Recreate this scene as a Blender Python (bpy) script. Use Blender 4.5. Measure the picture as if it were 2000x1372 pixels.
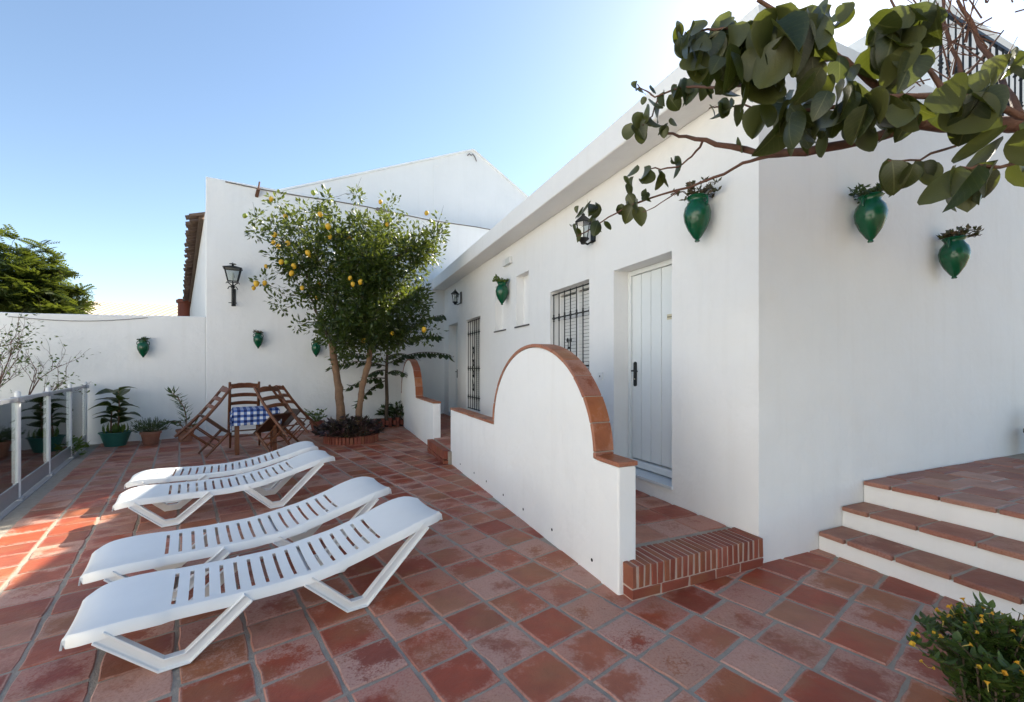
import bpy, bmesh, math, random
from mathutils import Vector, Matrix, Euler

# ------------------------------------------------------------------ scene, camera, sky, sun
for o in list(bpy.data.objects):
    bpy.data.objects.remove(o, do_unlink=True)
scene = bpy.context.scene
col = scene.collection
R = math.radians

CAM_H = 1.447
cam_d = bpy.data.cameras.new('camera'); cam = bpy.data.objects.new('camera', cam_d); col.objects.link(cam)
cam.location = (0, 0, CAM_H); cam.rotation_euler = (R(90), 0, 0)
cam_d.sensor_width = 36; cam_d.lens = 15.01; cam_d.shift_y = 0.017
cam_d.clip_start = 0.05; cam_d.clip_end = 2000
scene.camera = cam

SUN_AZ, SUN_EL = 35.0, 36.0          # degrees right of the view axis, above the horizon
world = bpy.data.worlds.new('World'); scene.world = world; world.use_nodes = True
wn = world.node_tree.nodes; wl = world.node_tree.links
sky = wn.new('ShaderNodeTexSky'); sky.sky_type = 'NISHITA'; sky.sun_disc = False
sky.sun_elevation = R(SUN_EL); sky.sun_rotation = R(SUN_AZ)
sky.air_density = 1.0; sky.dust_density = 0.25; sky.ozone_density = 1.2; sky.altitude = 50
bg = wn['Background']; bg.inputs['Strength'].default_value = 0.075
wl.new(sky.outputs[0], bg.inputs['Color'])
sun_d = bpy.data.lights.new('sun', 'SUN'); sun_d.energy = 4.0; sun_d.angle = R(0.55); sun_d.color = (1, .93, .82)
sun = bpy.data.objects.new('sun', sun_d); col.objects.link(sun)
sv = Vector((math.sin(R(SUN_AZ))*math.cos(R(SUN_EL)), math.cos(R(SUN_AZ))*math.cos(R(SUN_EL)), math.sin(R(SUN_EL))))
sun.location = sv*30; sun.rotation_euler = sv.to_track_quat('Z', 'Y').to_euler()
vs = scene.view_settings; vs.view_transform = 'Standard'; vs.look = 'None'; vs.exposure = 1.78; vs.gamma = 1.0
vs.use_curve_mapping = False
vs.use_white_balance = True; vs.white_balance_temperature = 6750; vs.white_balance_tint = 8

# ------------------------------------------------------------------ helpers
class MB:
    def __init__(s): s.v = []; s.f = []; s.uv = []
    def add(s, p): s.v.append(tuple(p)); return len(s.v)-1
    def face(s, idx, uv=None): s.f.append(tuple(idx)); s.uv.append(uv)
    def quad(s, a, b, c, d, uv=None):
        i = [s.add(p) for p in (a, b, c, d)]; s.face(i, uv)
    def obox(s, c, ax, ay, az):
        c = Vector(c); ax = Vector(ax); ay = Vector(ay); az = Vector(az)
        i = [s.add(c+ax*x+ay*y+az*z) for z in (-1, 1) for y in (-1, 1) for x in (-1, 1)]
        for q in ((0,2,3,1), (4,5,7,6), (0,1,5,4), (2,6,7,3), (0,4,6,2), (1,3,7,5)):
            s.face([i[k] for k in q])
    def box(s, x0, x1, y0, y1, z0, z1):
        s.obox(((x0+x1)/2, (y0+y1)/2, (z0+z1)/2), ((x1-x0)/2, 0, 0), (0, (y1-y0)/2, 0), (0, 0, (z1-z0)/2))
    def bar(s, a, b, w, t, up=(0, 0, 1)):
        a = Vector(a); b = Vector(b); d = b-a; dn = d.normalized(); u = Vector(up)
        sd = dn.cross(u)
        if sd.length < 1e-4: sd = dn.cross(Vector((1, 0, 0)))
        sd.normalize(); u2 = sd.cross(dn)
        s.obox((a+b)/2, d/2, sd*w/2, u2*t/2)
    def tube(s, pts, r, n=8, cap=True):
        pts = [Vector(p) for p in pts]; k = len(pts)
        rr = r if isinstance(r, (list, tuple)) else [r]*k
        prev = None; rings = []
        for i, p in enumerate(pts):
            t = (pts[min(i+1, k-1)]-pts[max(i-1, 0)])
            t = t.normalized() if t.length > 1e-9 else Vector((0, 0, 1))
            if prev is None:
                u = t.cross(Vector((0, 0, 1)))
                if u.length < 1e-3: u = t.cross(Vector((1, 0, 0)))
            else:
                u = prev - t*prev.dot(t)
                if u.length < 1e-6: u = t.cross(Vector((1, 0, .3)))
            u.normalize(); prev = u; w = t.cross(u)
            rings.append([s.add(p+(u*math.cos(a)+w*math.sin(a))*rr[i]) for a in [2*math.pi*j/n for j in range(n)]])
        for i in range(k-1):
            for j in range(n):
                s.face((rings[i][j], rings[i][(j+1) % n], rings[i+1][(j+1) % n], rings[i+1][j]))
        if cap:
            s.face(rings[0][::-1]); s.face(rings[-1])
    def lathe(s, prof, n=20, c=(0, 0, 0), sq=1.0):
        rings = []
        for r, z in prof:
            rings.append([s.add((c[0]+r*math.cos(2*math.pi*j/n), c[1]+sq*r*math.sin(2*math.pi*j/n), c[2]+z)) for j in range(n)])
        for i in range(len(prof)-1):
            for j in range(n):
                s.face((rings[i][j], rings[i][(j+1) % n], rings[i+1][(j+1) % n], rings[i+1][j]))
        s.face(rings[0][::-1]); s.face(rings[-1])
    def prism(s, poly, fn, d0, d1):
        a = [s.add(fn(x, y, d0)) for x, y in poly]; b = [s.add(fn(x, y, d1)) for x, y in poly]
        s.face(a[::-1]); s.face(b); n = len(poly)
        for i in range(n): s.face((a[i], a[(i+1) % n], b[(i+1) % n], b[i]))
    def leaf(s, base, d, side, L, W, droop=0.3, fold=0.25, seg=4, tip=1.0, wav=0.0, rng=None, rnd_=False):
        base = Vector(base); d = Vector(d).normalized(); side = Vector(side)
        side = (side-d*side.dot(d)).normalized(); up = side.cross(d)
        prev = None; p = base.copy(); dd = d.copy(); st = L/seg
        for i in range(seg+1):
            t = i/seg
            w = W*.5*math.sin(math.pi*t**.82)**.62*(1.06-.2*t) if rnd_ and 0 < t < 1 else W*.5*(math.sin(math.pi*min(1, t**.75))**.8 if 0 < t < 1 else 0)*(1-.15*t)
            wv = (rng.uniform(-wav, wav) if rng else 0)*W
            if w <= 1e-6:
                cur = [s.add(p)]*3
            else:
                cur = [s.add(p-side*w+up*(fold*w+wv)), s.add(p), s.add(p+side*w+up*(fold*w-wv))]
            if prev:
                for a, b, ua, ub in ((0, 1, 0, .5), (1, 2, .5, 1)):
                    q = []; uq = []
                    for vi, uu, tt in ((prev[a], ua, t-1/seg), (prev[b], ub, t-1/seg), (cur[b], ub, t), (cur[a], ua, t)):
                        if vi not in q: q.append(vi); uq.append((uu, tt))
                    if len(q) >= 3: s.face(q, uq)
            prev = cur
            p = p+dd*st
            dd = (dd-up*droop/seg).normalized()
    def build(s, name, mat, parent=None, smooth=None, loc=None, rot=None, recalc=True):
        me = bpy.data.meshes.new(name); me.from_pydata(s.v, [], s.f)
        if any(u for u in s.uv):
            l = me.uv_layers.new(name='UVMap'); k = 0
            dat = []
            for f, u in zip(s.f, s.uv):
                for j in range(len(f)): dat.extend(u[j] if u else (0, 0))
            l.data.foreach_set('uv', dat)
        if recalc:
            bm = bmesh.new(); bm.from_mesh(me); bmesh.ops.recalc_face_normals(bm, faces=bm.faces[:]); bm.to_mesh(me); bm.free()
        if smooth is not None:
            me.polygons.foreach_set('use_smooth', [True]*len(me.polygons))
            if smooth < 170: me.set_sharp_from_angle(angle=R(smooth))
        me.materials.append(mat); me.update()
        return obj(name, me, parent, loc, rot)

def obj(name, me, parent=None, loc=None, rot=None, scale=None):
    o = bpy.data.objects.new(name, me); col.objects.link(o)
    if parent: o.parent = parent
    if loc is not None: o.location = loc
    if rot is not None: o.rotation_euler = rot
    if scale is not None: o.scale = (scale,)*3 if isinstance(scale, (int, float)) else scale
    return o
def empty(name, loc=(0, 0, 0), rot=(0, 0, 0)):
    o = obj(name, None, None, loc, rot); o.empty_display_size = .1; return o
def tag(o, label=None, cat=None, group=None, kind=None):
    if label: o['label'] = label
    if cat: o['category'] = cat
    if group: o['group'] = group
    if kind: o['kind'] = kind
    return o
def copy_tree(o, parent=None):
    c = o.copy(); col.objects.link(c); c.parent = parent
    for ch in [x for x in bpy.data.objects if x.parent == o]: copy_tree(ch, c)
    return c
def bevel(o, w, seg=2, ang=30):
    m = o.modifiers.new('bevel', 'BEVEL'); m.width = w; m.segments = seg; m.limit_method = 'ANGLE'; m.angle_limit = R(ang); return o

# ------------------------------------------------------------------ materials
def newmat(name):
    m = bpy.data.materials.new(name); m.use_nodes = True
    nt = m.node_tree; return m, nt, nt.nodes['Principled BSDF']
def N(nt, t, **kw):
    n = nt.nodes.new(t)
    for k, v in kw.items(): setattr(n, k, v)
    return n
def noise(nt, vec, scale, detail=3, rough=.55):
    n = N(nt, 'ShaderNodeTexNoise'); n.inputs['Scale'].default_value = scale
    n.inputs['Detail'].default_value = detail; n.inputs['Roughness'].default_value = rough
    if vec is not None: nt.links.new(vec, n.inputs['Vector'])
    return n.outputs['Fac']
def mth(nt, op, a, b=None, clamp=False):
    n = N(nt, 'ShaderNodeMath', operation=op); n.use_clamp = clamp
    for i, x in enumerate((a, b)):
        if x is None: continue
        if isinstance(x, (int, float)): n.inputs[i].default_value = x
        else: nt.links.new(x, n.inputs[i])
    return n.outputs[0]
def ramp(nt, fac, stops, interp='LINEAR'):
    n = N(nt, 'ShaderNodeValToRGB'); n.color_ramp.interpolation = interp
    e = n.color_ramp.elements
    while len(e) < len(stops): e.new(.5)
    for i, (p, c) in enumerate(stops): e[i].position = p; e[i].color = (*c, 1) if len(c) == 3 else c
    nt.links.new(fac, n.inputs[0]); return n.outputs[0]
def mix(nt, fac, a, b, mode='MIX'):
    n = N(nt, 'ShaderNodeMix', data_type='RGBA', blend_type=mode)
    for x, i in ((fac, 0), (a, 6), (b, 7)):
        if isinstance(x, (int, float)): n.inputs[i].default_value = x
        elif isinstance(x, tuple): n.inputs[i].default_value = (*x, 1)
        else: nt.links.new(x, n.inputs[i])
    return n.outputs[2]
def bump(nt, h, p, strength=.3, dist=.01, chain=None):
    n = N(nt, 'ShaderNodeBump'); n.inputs['Strength'].default_value = strength; n.inputs['Distance'].default_value = dist
    nt.links.new(h, n.inputs['Height'])
    if chain is not None: nt.links.new(chain, n.inputs['Normal'])
    nt.links.new(n.outputs[0], p.inputs['Normal']); return n.outputs[0]
def objcoord(nt): return N(nt, 'ShaderNodeTexCoord').outputs['Object']
def worldpos(nt): return N(nt, 'ShaderNodeNewGeometry').outputs['Position']
def rnd(nt):
    a = N(nt, 'ShaderNodeObjectInfo').outputs['Random']; b = N(nt, 'ShaderNodeNewGeometry').outputs['Random Per Island']
    return mth(nt, 'FRACT', mth(nt, 'ADD', a, b))
def shiftvec(nt, vec, r, k=37.0):
    n = N(nt, 'ShaderNodeVectorMath', operation='ADD'); nt.links.new(vec, n.inputs[0])
    c = N(nt, 'ShaderNodeCombineXYZ'); nt.links.new(mth(nt, 'MULTIPLY', r, k), c.inputs[0]); nt.links.new(mth(nt, 'MULTIPLY', r, k*1.7), c.inputs[1])
    nt.links.new(c.outputs[0], n.inputs[1]); return n.outputs[0]

def plain(name, c, rough=.5, metal=0, var=.12, sc=12, bmp=0, bsc=60, spec=None, coat=0):
    m, nt, p = newmat(name)
    pos = objcoord(nt)
    f = noise(nt, pos, sc, 4)
    nt.links.new(mix(nt, f, tuple(x*(1-var) for x in c), tuple(min(1, x*(1+var)) for x in c)), p.inputs['Base Color'])
    p.inputs['Roughness'].default_value = rough; p.inputs['Metallic'].default_value = metal
    if coat: p.inputs['Coat Weight'].default_value = coat; p.inputs['Coat Roughness'].default_value = .05
    if bmp: bump(nt, noise(nt, pos, bsc, 4), p, bmp, .01)
    return m

def plaster(name, c, amp=.35):
    m, nt, p = newmat(name); pos = worldpos(nt)
    a = noise(nt, pos, 1.1, 5, .6); b = noise(nt, pos, 9, 5, .6)
    c1 = mix(nt, a, tuple(x*.93 for x in c), tuple(x*1.035 for x in c))
    sp = ramp(nt, noise(nt, pos, 26, 5, .7), [(.26, (1, 1, 1)), (.33, (0, 0, 0))])
    c2 = mix(nt, mth(nt, 'MULTIPLY', sp, .12), c1, (.55, .53, .5))
    # faint vertical rain streaks, a stain pattern of the paint itself
    mp = N(nt, 'ShaderNodeMapping'); nt.links.new(pos, mp.inputs[0]); mp.inputs['Scale'].default_value = (3.5, 3.5, .25)
    st = ramp(nt, noise(nt, mp.outputs[0], 2.2, 5, .6), [(.52, (0, 0, 0)), (.75, (1, 1, 1))])
    c3 = mix(nt, mth(nt, 'MULTIPLY', st, .16), c2, (.66, .64, .6))
    nt.links.new(c3, p.inputs['Base Color']); p.inputs['Roughness'].default_value = .85
    n0 = bump(nt, noise(nt, pos, 2.3, 4, .55), p, .75, .04); n1 = bump(nt, b, p, amp, .012, n0); bump(nt, noise(nt, pos, 70, 3, .7), p, .22, .004, n1)
    return m

def terracotta(name, stops, rough=.5, edge=.55, pale=(.54, .33, .265), coat=0):
    m, nt, p = newmat(name); r = rnd(nt); tc = N(nt, 'ShaderNodeTexCoord')
    vec = shiftvec(nt, worldpos(nt), r)
    base = ramp(nt, r, stops)
    n1 = noise(nt, vec, 6, 5, .6); n2 = noise(nt, vec, 20, 5, .65); n3 = noise(nt, vec, 75, 4, .7); n0 = noise(nt, vec, 2.6, 2, .5)
    r2 = mth(nt, 'FRACT', mth(nt, 'MULTIPLY', r, 7.31)); r3 = mth(nt, 'FRACT', mth(nt, 'MULTIPLY', r, 17.7))
    c1 = mix(nt, ramp(nt, n1, [(.32, (0, 0, 0)), (.62, (1, 1, 1))]), mix(nt, .38, base, (.12, .034, .02)), base)
    c1 = mix(nt, mth(nt, 'MULTIPLY', ramp(nt, n0, [(.5, (0, 0, 0)), (.62, (1, 1, 1))]), .35), c1, (.30, .14, .06))
    # pale lime bloom, its amount different on each tile, ragged, stronger along worn borders
    sx = N(nt, 'ShaderNodeSeparateXYZ'); nt.links.new(tc.outputs['UV'], sx.inputs[0])
    u, v = sx.outputs[0], sx.outputs[1]
    r4 = mth(nt, 'FRACT', mth(nt, 'MULTIPLY', r, 41.3)); r5 = mth(nt, 'FRACT', mth(nt, 'MULTIPLY', r, 93.9))
    def cent(x, q): return mth(nt, 'POWER', mth(nt, 'ABSOLUTE', mth(nt, 'ADD', mth(nt, 'SUBTRACT', mth(nt, 'MULTIPLY', x, 2.0), 1.0), mth(nt, 'MULTIPLY', mth(nt, 'SUBTRACT', q, .5), .9))), 4.0)
    e = mth(nt, 'POWER', mth(nt, 'ADD', cent(u, r4), cent(v, r5)), .25)
    mm = mth(nt, 'ADD', mth(nt, 'ADD', mth(nt, 'MULTIPLY', mth(nt, 'SUBTRACT', n1, .5), 1.5), mth(nt, 'MULTIPLY', mth(nt, 'SUBTRACT', n2, .5), .9)), mth(nt, 'ADD', mth(nt, 'MULTIPLY', mth(nt, 'SUBTRACT', e, .6), mth(nt, 'ADD', .1, mth(nt, 'MULTIPLY', r3, .6))), mth(nt, 'MULTIPLY', mth(nt, 'POWER', r2, 1.6), .75)))
    mm = mth(nt, 'ADD', mm, mth(nt, 'MULTIPLY', mth(nt, 'SUBTRACT', n3, .5), mth(nt, 'ADD', .2, mth(nt, 'MULTIPLY', r4, .9))))
    em = ramp(nt, mm, [(.30, (0, 0, 0)), (.62, (1, 1, 1))])
    # thin lime line right at the rim
    er = mth(nt, 'MINIMUM', mth(nt, 'MINIMUM', u, mth(nt, 'SUBTRACT', 1.0, u)), mth(nt, 'MINIMUM', v, mth(nt, 'SUBTRACT', 1.0, v)))
    rim = ramp(nt, mth(nt, 'ADD', er, mth(nt, 'MULTIPLY', mth(nt, 'SUBTRACT', n2, .5), .10)), [(.005, (.8, .8, .8)), (.035, (0, 0, 0))])
    em = mth(nt, 'MAXIMUM', em, rim)
    em = mth(nt, 'MULTIPLY', em, mth(nt, 'ADD', .45, mth(nt, 'MULTIPLY', r5, .55)))
    fm = mth(nt, 'MULTIPLY', em, edge*1.45, True)
    fm = mth(nt, 'MULTIPLY', fm, ramp(nt, n3, [(.34, (.45, .45, .45)), (.52, (1, 1, 1))]))
    c2 = mix(nt, fm, c1, pale)
    pits = ramp(nt, n3, [(.27, (1, 1, 1)), (.33, (0, 0, 0))])
    c3 = mix(nt, mth(nt, 'MULTIPLY', pits, .6), c2, (.05, .022, .016))
    nt.links.new(c3, p.inputs['Base Color'])
    nt.links.new(mth(nt, 'ADD', mth(nt, 'MULTIPLY', fm, .2), mth(nt, 'ADD', rough-.08, mth(nt, 'MULTIPLY', n2, .16))), p.inputs['Roughness'])
    p.inputs['Specular IOR Level'].default_value = .36
    if coat: p.inputs['Coat Weight'].default_value = coat; p.inputs['Coat Roughness'].default_value = .25
    k = bump(nt, n1, p, .55, .014); k = bump(nt, n2, p, .45, .006, k); bump(nt, n3, p, .3, .003, k)
    return m

def leafmat(name, c1, c2, under=None, trans=.3, rough=.45, vein=False):
    m, nt, p = newmat(name); r = rnd(nt)
    c = ramp(nt, r, [(0, c1), (.6, tuple((a+b)/2 for a, b in zip(c1, c2))), (1, c2)])
    vec = shiftvec(nt, objcoord(nt), r)
    c = mix(nt, mth(nt, 'MULTIPLY', noise(nt, vec, 14, 3), .5), c, tuple(x*.55 for x in c1))
    if vein:
        sx = N(nt, 'ShaderNodeSeparateXYZ'); nt.links.new(N(nt, 'ShaderNodeTexCoord').outputs['UV'], sx.inputs[0])
        dm = mth(nt, 'ABSOLUTE', mth(nt, 'SUBTRACT', sx.outputs[0], .5))
        mid = ramp(nt, dm, [(.012, (1, 1, 1)), (.035, (0, 0, 0))])
        w = mth(nt, 'FRACT', mth(nt, 'SUBTRACT', mth(nt, 'MULTIPLY', sx.outputs[1], 8.0), mth(nt, 'MULTIPLY', dm, 5.0)))
        lat = ramp(nt, mth(nt, 'ABSOLUTE', mth(nt, 'SUBTRACT', w, .5)), [(.03, (1, 1, 1)), (.09, (0, 0, 0))])
        c = mix(nt, mth(nt, 'MULTIPLY', mth(nt, 'MAXIMUM', mid, mth(nt, 'MULTIPLY', lat, .3)), .55), c, tuple(min(1, x*2.2+.03) for x in c2))
        bump(nt, noise(nt, vec, 40, 3), p, .25, .004)
    if under:
        c = mix(nt, N(nt, 'ShaderNodeNewGeometry').outputs['Backfacing'], c, under)
    nt.links.new(c, p.inputs['Base Color']); p.inputs['Roughness'].default_value = rough
    t = N(nt, 'ShaderNodeBsdfTranslucent'); nt.links.new(mix(nt, .55, c, (.32, .38, .04)), t.inputs[0])
    ms = N(nt, 'ShaderNodeMixShader'); ms.inputs[0].default_value = trans
    nt.links.new(p.outputs[0], ms.inputs[1]); nt.links.new(t.outputs[0], ms.inputs[2])
    nt.links.new(ms.outputs[0], nt.nodes['Material Output'].inputs[0])
    return m

def glassmat(name, tint=(.9, .95, .95), alpha=.25, rough=.03):
    m, nt, p = newmat(name)
    g = N(nt, 'ShaderNodeBsdfGlossy'); g.inputs['Roughness'].default_value = rough; g.inputs[0].default_value = (1, 1, 1, 1)
    t = N(nt, 'ShaderNodeBsdfTransparent'); t.inputs[0].default_value = (*tint, 1)
    fr = N(nt, 'ShaderNodeFresnel'); fr.inputs[0].default_value = 1.5
    ms = N(nt, 'ShaderNodeMixShader'); nt.links.new(mth(nt, 'ADD', fr.outputs[0], alpha*.3, True), ms.inputs[0])
    nt.links.new(t.outputs[0], ms.inputs[1]); nt.links.new(g.outputs[0], ms.inputs[2])
    nt.links.new(ms.outputs[0], nt.nodes['Material Output'].inputs[0]); return m

WHITE = plaster('white_limewash', (.83, .825, .81))
WHITE2 = plaster('white_paint_smooth', (.84, .838, .825), .15)
TILE = terracotta('clay_floor_tile', [(0, (.30, .046, .020)), (.2, (.39, .085, .034)), (.38, (.33, .055, .027)), (.52, (.42, .115, .052)), (.64, (.34, .115, .045)), (.76, (.40, .12, .066)), (.88, (.25, .045, .024)), (1, (.45, .19, .12))], .46)
CAP = terracotta('clay_cap_tile', [(0, (.30, .075, .022)), (.4, (.38, .12, .035)), (.7, (.25, .06, .02)), (1, (.40, .17, .08))], .45, .3)
BRICK = terracotta('red_brick', [(0, (.24, .062, .038)), (.5, (.30, .08, .05)), (1, (.2, .048, .028))], .65, .04)
TREAD = terracotta('clay_tread_tile', [(0, (.22, .06, .035)), (.5, (.29, .09, .055)), (1, (.32, .15, .1))], .5, .3)
POTCLAY = terracotta('flowerpot_clay', [(0, (.34, .13, .07)), (1, (.40, .17, .10))], .75, .15)
OLDTILE = plain('old_roof_tile', (.13, .085, .06), .9, var=.5, sc=9, bmp=.5)
MORTAR = plain('grey_mortar', (.33, .285, .235), .92, var=.3, sc=14, bmp=.6, bsc=90)
PLASTIC = plain('white_plastic', (.78, .78, .77), .36, var=.07, sc=4, bmp=.03, bsc=160)
IRON = plain('black_iron', (.012, .013, .013), .45, .3, var=.3)
GREENGLAZE = plain('green_glaze', (.003, .075, .032), .17, var=.5, sc=9, bmp=.08, bsc=22)
WOOD = plain('stained_wood', (.15, .05, .018), .42, var=.45, sc=26, bmp=.1, bsc=80)
DARKWOOD = plain('dark_seat_wood', (.075, .03, .014), .5, var=.4, sc=20)
DOORW = plain('door_paint', (.74, .77, .77), .4, var=.03)
ALU = plain('white_aluminium', (.74, .74, .73), .4, var=.03)
GREYMET = plain('grey_aluminium', (.36, .37, .40), .4, .5, var=.1)
SHUT = plain('shutter_slats', (.68, .68, .66), .5, var=.05)
SLATE = plain('slate_sill', (.09, .09, .095), .6)
MARBLE = plain('marble_sill', (.62, .66, .69), .35, var=.08)
DARKHOLE = plain('dark_void', (.01, .01, .01), .9)
BRASS = plain('brass_plate', (.62, .56, .40), .4, .1, var=.05)
REDP = plain('red_print', (.28, .06, .03), .6)
INK = plain('dark_print', (.05, .042, .02), .6)
BARK = plain('brown_bark', (.20, .115, .065), .9, var=.5, sc=18, bmp=.7, bsc=45)
BARKR = plain('red_brown_bark', (.13, .062, .04), .75, var=.5, sc=30, bmp=.5, bsc=90)
BARKD = plain('dark_bark', (.085, .06, .04), .9, var=.4, sc=20, bmp=.5)
SOIL = plain('dark_soil', (.035, .025, .018), .95, var=.4, sc=20, bmp=.8)
GREENPOT = plain('green_plastic', (.035, .16, .12), .42, var=.1)
GLASS = glassmat('clear_glass')
FROST = plain('frosted_glass', (.62, .64, .62), .3, var=.06)
LEMON = plain('lemon_peel', (.62, .36, .02), .45, var=.12, sc=30, bmp=.2, bsc=220)
LIME = plain('green_lemon_peel', (.25, .30, .03), .45, var=.2, sc=20)
LF_LEM = leafmat('lemon_leaf', (.014, .033, .008), (.062, .095, .016), trans=.36, rough=.35)
LF_BIG = leafmat('big_leaf', (.014, .027, .007), (.052, .056, .013), under=(.066, .072, .022), trans=.16, rough=.38, vein=True)
LF_DARK = leafmat('dark_leaf', (.012, .034, .010), (.035, .07, .016), trans=.22)
LF_FIG = leafmat('fig_leaf', (.014, .034, .011), (.045, .07, .016), trans=.2, rough=.35)
LF_GREY = leafmat('grey_green_leaf', (.055, .085, .045), (.11, .14, .075), trans=.25)
LF_OLE = leafmat('oleander_leaf', (.035, .075, .03), (.10, .16, .075), trans=.25)
LF_PURP = leafmat('purple_leaf', (.022, .010, .014), (.075, .035, .045), trans=.15, rough=.35)
LF_LIT = leafmat('light_leaf', (.06, .12, .02), (.15, .22, .04), trans=.35)
LF_TREE = leafmat('feather_leaf', (.016, .036, .008), (.06, .085, .014), trans=.3)
LF_RED = leafmat('succulent_leaf', (.03, .045, .014), (.11, .05, .04), trans=.15)
LF_BUSH = leafmat('bush_leaf', (.03, .07, .014), (.11, .17, .035), trans=.3)
PETAL = leafmat('yellow_petal', (.72, .33, .015), (.80, .50, .05), trans=.3, rough=.6)
PETALT = leafmat('petal_tube', (.55, .42, .10), (.66, .52, .16), trans=.3, rough=.6)
LAWN = plain('lawn_green', (.05, .085, .02), .95, var=.5, sc=5, bmp=.8, bsc=80)
EARTH = plain('dry_earth', (.22, .17, .11), .95, var=.25, sc=3, bmp=.4)
CREAM = plain('cream_roof_sheet', (.66, .55, .40), .6, var=.1, sc=2)
CABLE = plain('grey_cable', (.16, .14, .13), .7)
STREET = plain('red_clay_pipe', (.25, .06, .03), .6)

def ginghammat():
    m, nt, p = newmat('blue_gingham')
    sx = N(nt, 'ShaderNodeSeparateXYZ'); nt.links.new(N(nt, 'ShaderNodeTexCoord').outputs['UV'], sx.inputs[0])
    s = [mth(nt, 'GREATER_THAN', mth(nt, 'FRACT', mth(nt, 'MULTIPLY', sx.outputs[i], 13.0)), .5) for i in (0, 1)]
    k = mth(nt, 'MULTIPLY', mth(nt, 'ADD', s[0], s[1]), .5)
    c = ramp(nt, k, [(0, (.72, .74, .78)), (.5, (.09, .16, .40)), (1, (.010, .025, .13))])
    nt.links.new(c, p.inputs['Base Color']); p.inputs['Roughness'].default_value = .9
    return m
GINGHAM = ginghammat()

# ------------------------------------------------------------------ ground
CX, CY = 1.82, 3.15                     # near corner of the white house
HA = math.atan2(.392, .92)              # the house is turned by this angle
HOUSE_M = Matrix.Translation((CX, CY, 0)) @ Matrix.Rotation(HA, 4, 'Z')
def H(x, y, z=0): return HOUSE_M @ Vector((x, y, z))
TX, TY = -6.53, 9.1                     # left corner of the tall wall
TA = math.atan2(.504, .864)
TALL_M = Matrix.Translation((TX, TY, 0)) @ Matrix.Rotation(TA, 4, 'Z')
def TW(x, y, z=0): return TALL_M @ Vector((x, y, z))
E1 = Vector((.79, .613, 0)); E2 = Vector((-.613, .79, 0)); EA = math.atan2(.613, .79)

g = MB(); S = 900
g.quad((-S, -S, -.05), (S, -S, -.05), (S, S, -.05), (-S, S, -.05))
tag(g.build('ground', EARTH), kind='structure')

# fence line: from (-5.77,5.13) along E2; patio to its right, lawn to its left
FX, FY = -5.80, 5.17
def fence_side(x, y): return (x-FX)*E1.x + (y-FY)*E1.y      # >0 on the patio
l = MB(); a = Vector((FX, FY, -.02))
l.quad(a-E2*9-E1*.03, a+E2*3.9-E1*.03, a+E2*3.9-E1*2.2, a-E2*9-E1*2.2)
tag(l.build('lawn', LAWN), kind='structure')

pf = MB()
b0 = a+Vector((0, 0, .0135)); 
P = [b0-E2*9, b0-E2*9+E1*14, Vector((7.5, 9.0, -.0065)), Vector((-1, 13, -.0065)), b0+E2*4.2]
pf.face([pf.add(q) for q in P])
patio = pf.build('patio_floor', MORTAR); tag(patio, kind='structure')

# clay floor tiles: real pieces, worn outlines, laid slightly unevenly
def tile_mesh(name, w, d, th, rng, mat, ch=.006, jit=.005, seg=3):
    mb = MB(); ring = []
    cs = [(-w/2, -d/2), (w/2, -d/2), (w/2, d/2), (-w/2, d/2)]
    for k in range(4):
        (x0, y0), (x1, y1) = cs[k], cs[(k+1) % 4]
        for j in range(seg):
            t = j/seg; x = x0+(x1-x0)*t; y = y0+(y1-y0)*t
            if j == 0: x *= 1-rng.uniform(.005, .03); y *= 1-rng.uniform(.005, .03)
            ring.append((x+rng.uniform(-jit, jit), y+rng.uniform(-jit, jit)))
    def uv(x, y): return (min(1, max(0, x/w+.5)), min(1, max(0, y/d+.5)))
    top = [mb.add((x*(1-2*ch/w), y*(1-2*ch/d), 0)) for x, y in ring]
    mid = [mb.add((x, y, -ch)) for x, y in ring]
    bot = [mb.add((x, y, -th)) for x, y in ring]
    n = len(ring); mb.face(top, [uv(*q) for q in ring])
    for i in range(n):
        j = (i+1) % n
        mb.face((mid[i], mid[j], top[j], top[i]), [uv(*ring[i]), uv(*ring[j]), uv(*ring[j]), uv(*ring[i])])
        mb.face((bot[i], bot[j], mid[j], mid[i]), [(0, 0)]*4)
    return mb
def mesh_of(mb, name, mat):
    o = mb.build(name, mat); me = o.data; bpy.data.objects.remove(o); return me
rt = random.Random(4)
P1, P2 = .303, .285
tile_mbs = [tile_mesh('clay_tile', P1-.019, P2-.017, .02, rt, TILE) for _ in range(10)]
tile_mes = [mesh_of(mb, 'clay_tile', TILE) for mb in tile_mbs]
cells = []
for i in range(-32, 30):
    off = rt.uniform(-.05, .05)
    for j in range(-12, 52):
        a1 = 1.80+P1*(i+.5); a2 = 1.335+off+P2*(j+.5)
        c = E1*a1+E2*a2
        if fence_side(c.x, c.y) < .13 or c.y < -2.5: continue
        hx, hy = (c.x-CX)*.92+(c.y-CY)*.392, -(c.x-CX)*.392+(c.y-CY)*.92
        if hx > -1.15 and hy > .12: continue              # raised walkway and house
        if hx > .80 and hy > -6: continue                 # steps
        if hx > 3: continue
        tx, ty = (c.x-TX)*.864+(c.y-TY)*.504, -(c.x-TX)*.504+(c.y-TY)*.864
        if ty > .05: continue
        vis = c.y > 1.75 and abs(c.x/c.y) < 1.28
        cells.append(((0 if vis else 1), c.length, c, rt.randrange(10), rt.choice((0, math.pi)), rt.uniform(-.004, .0015), rt.uniform(-.008, .008)))
cells.sort(key=lambda q: (q[0], q[1]))
rest = MB()
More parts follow.
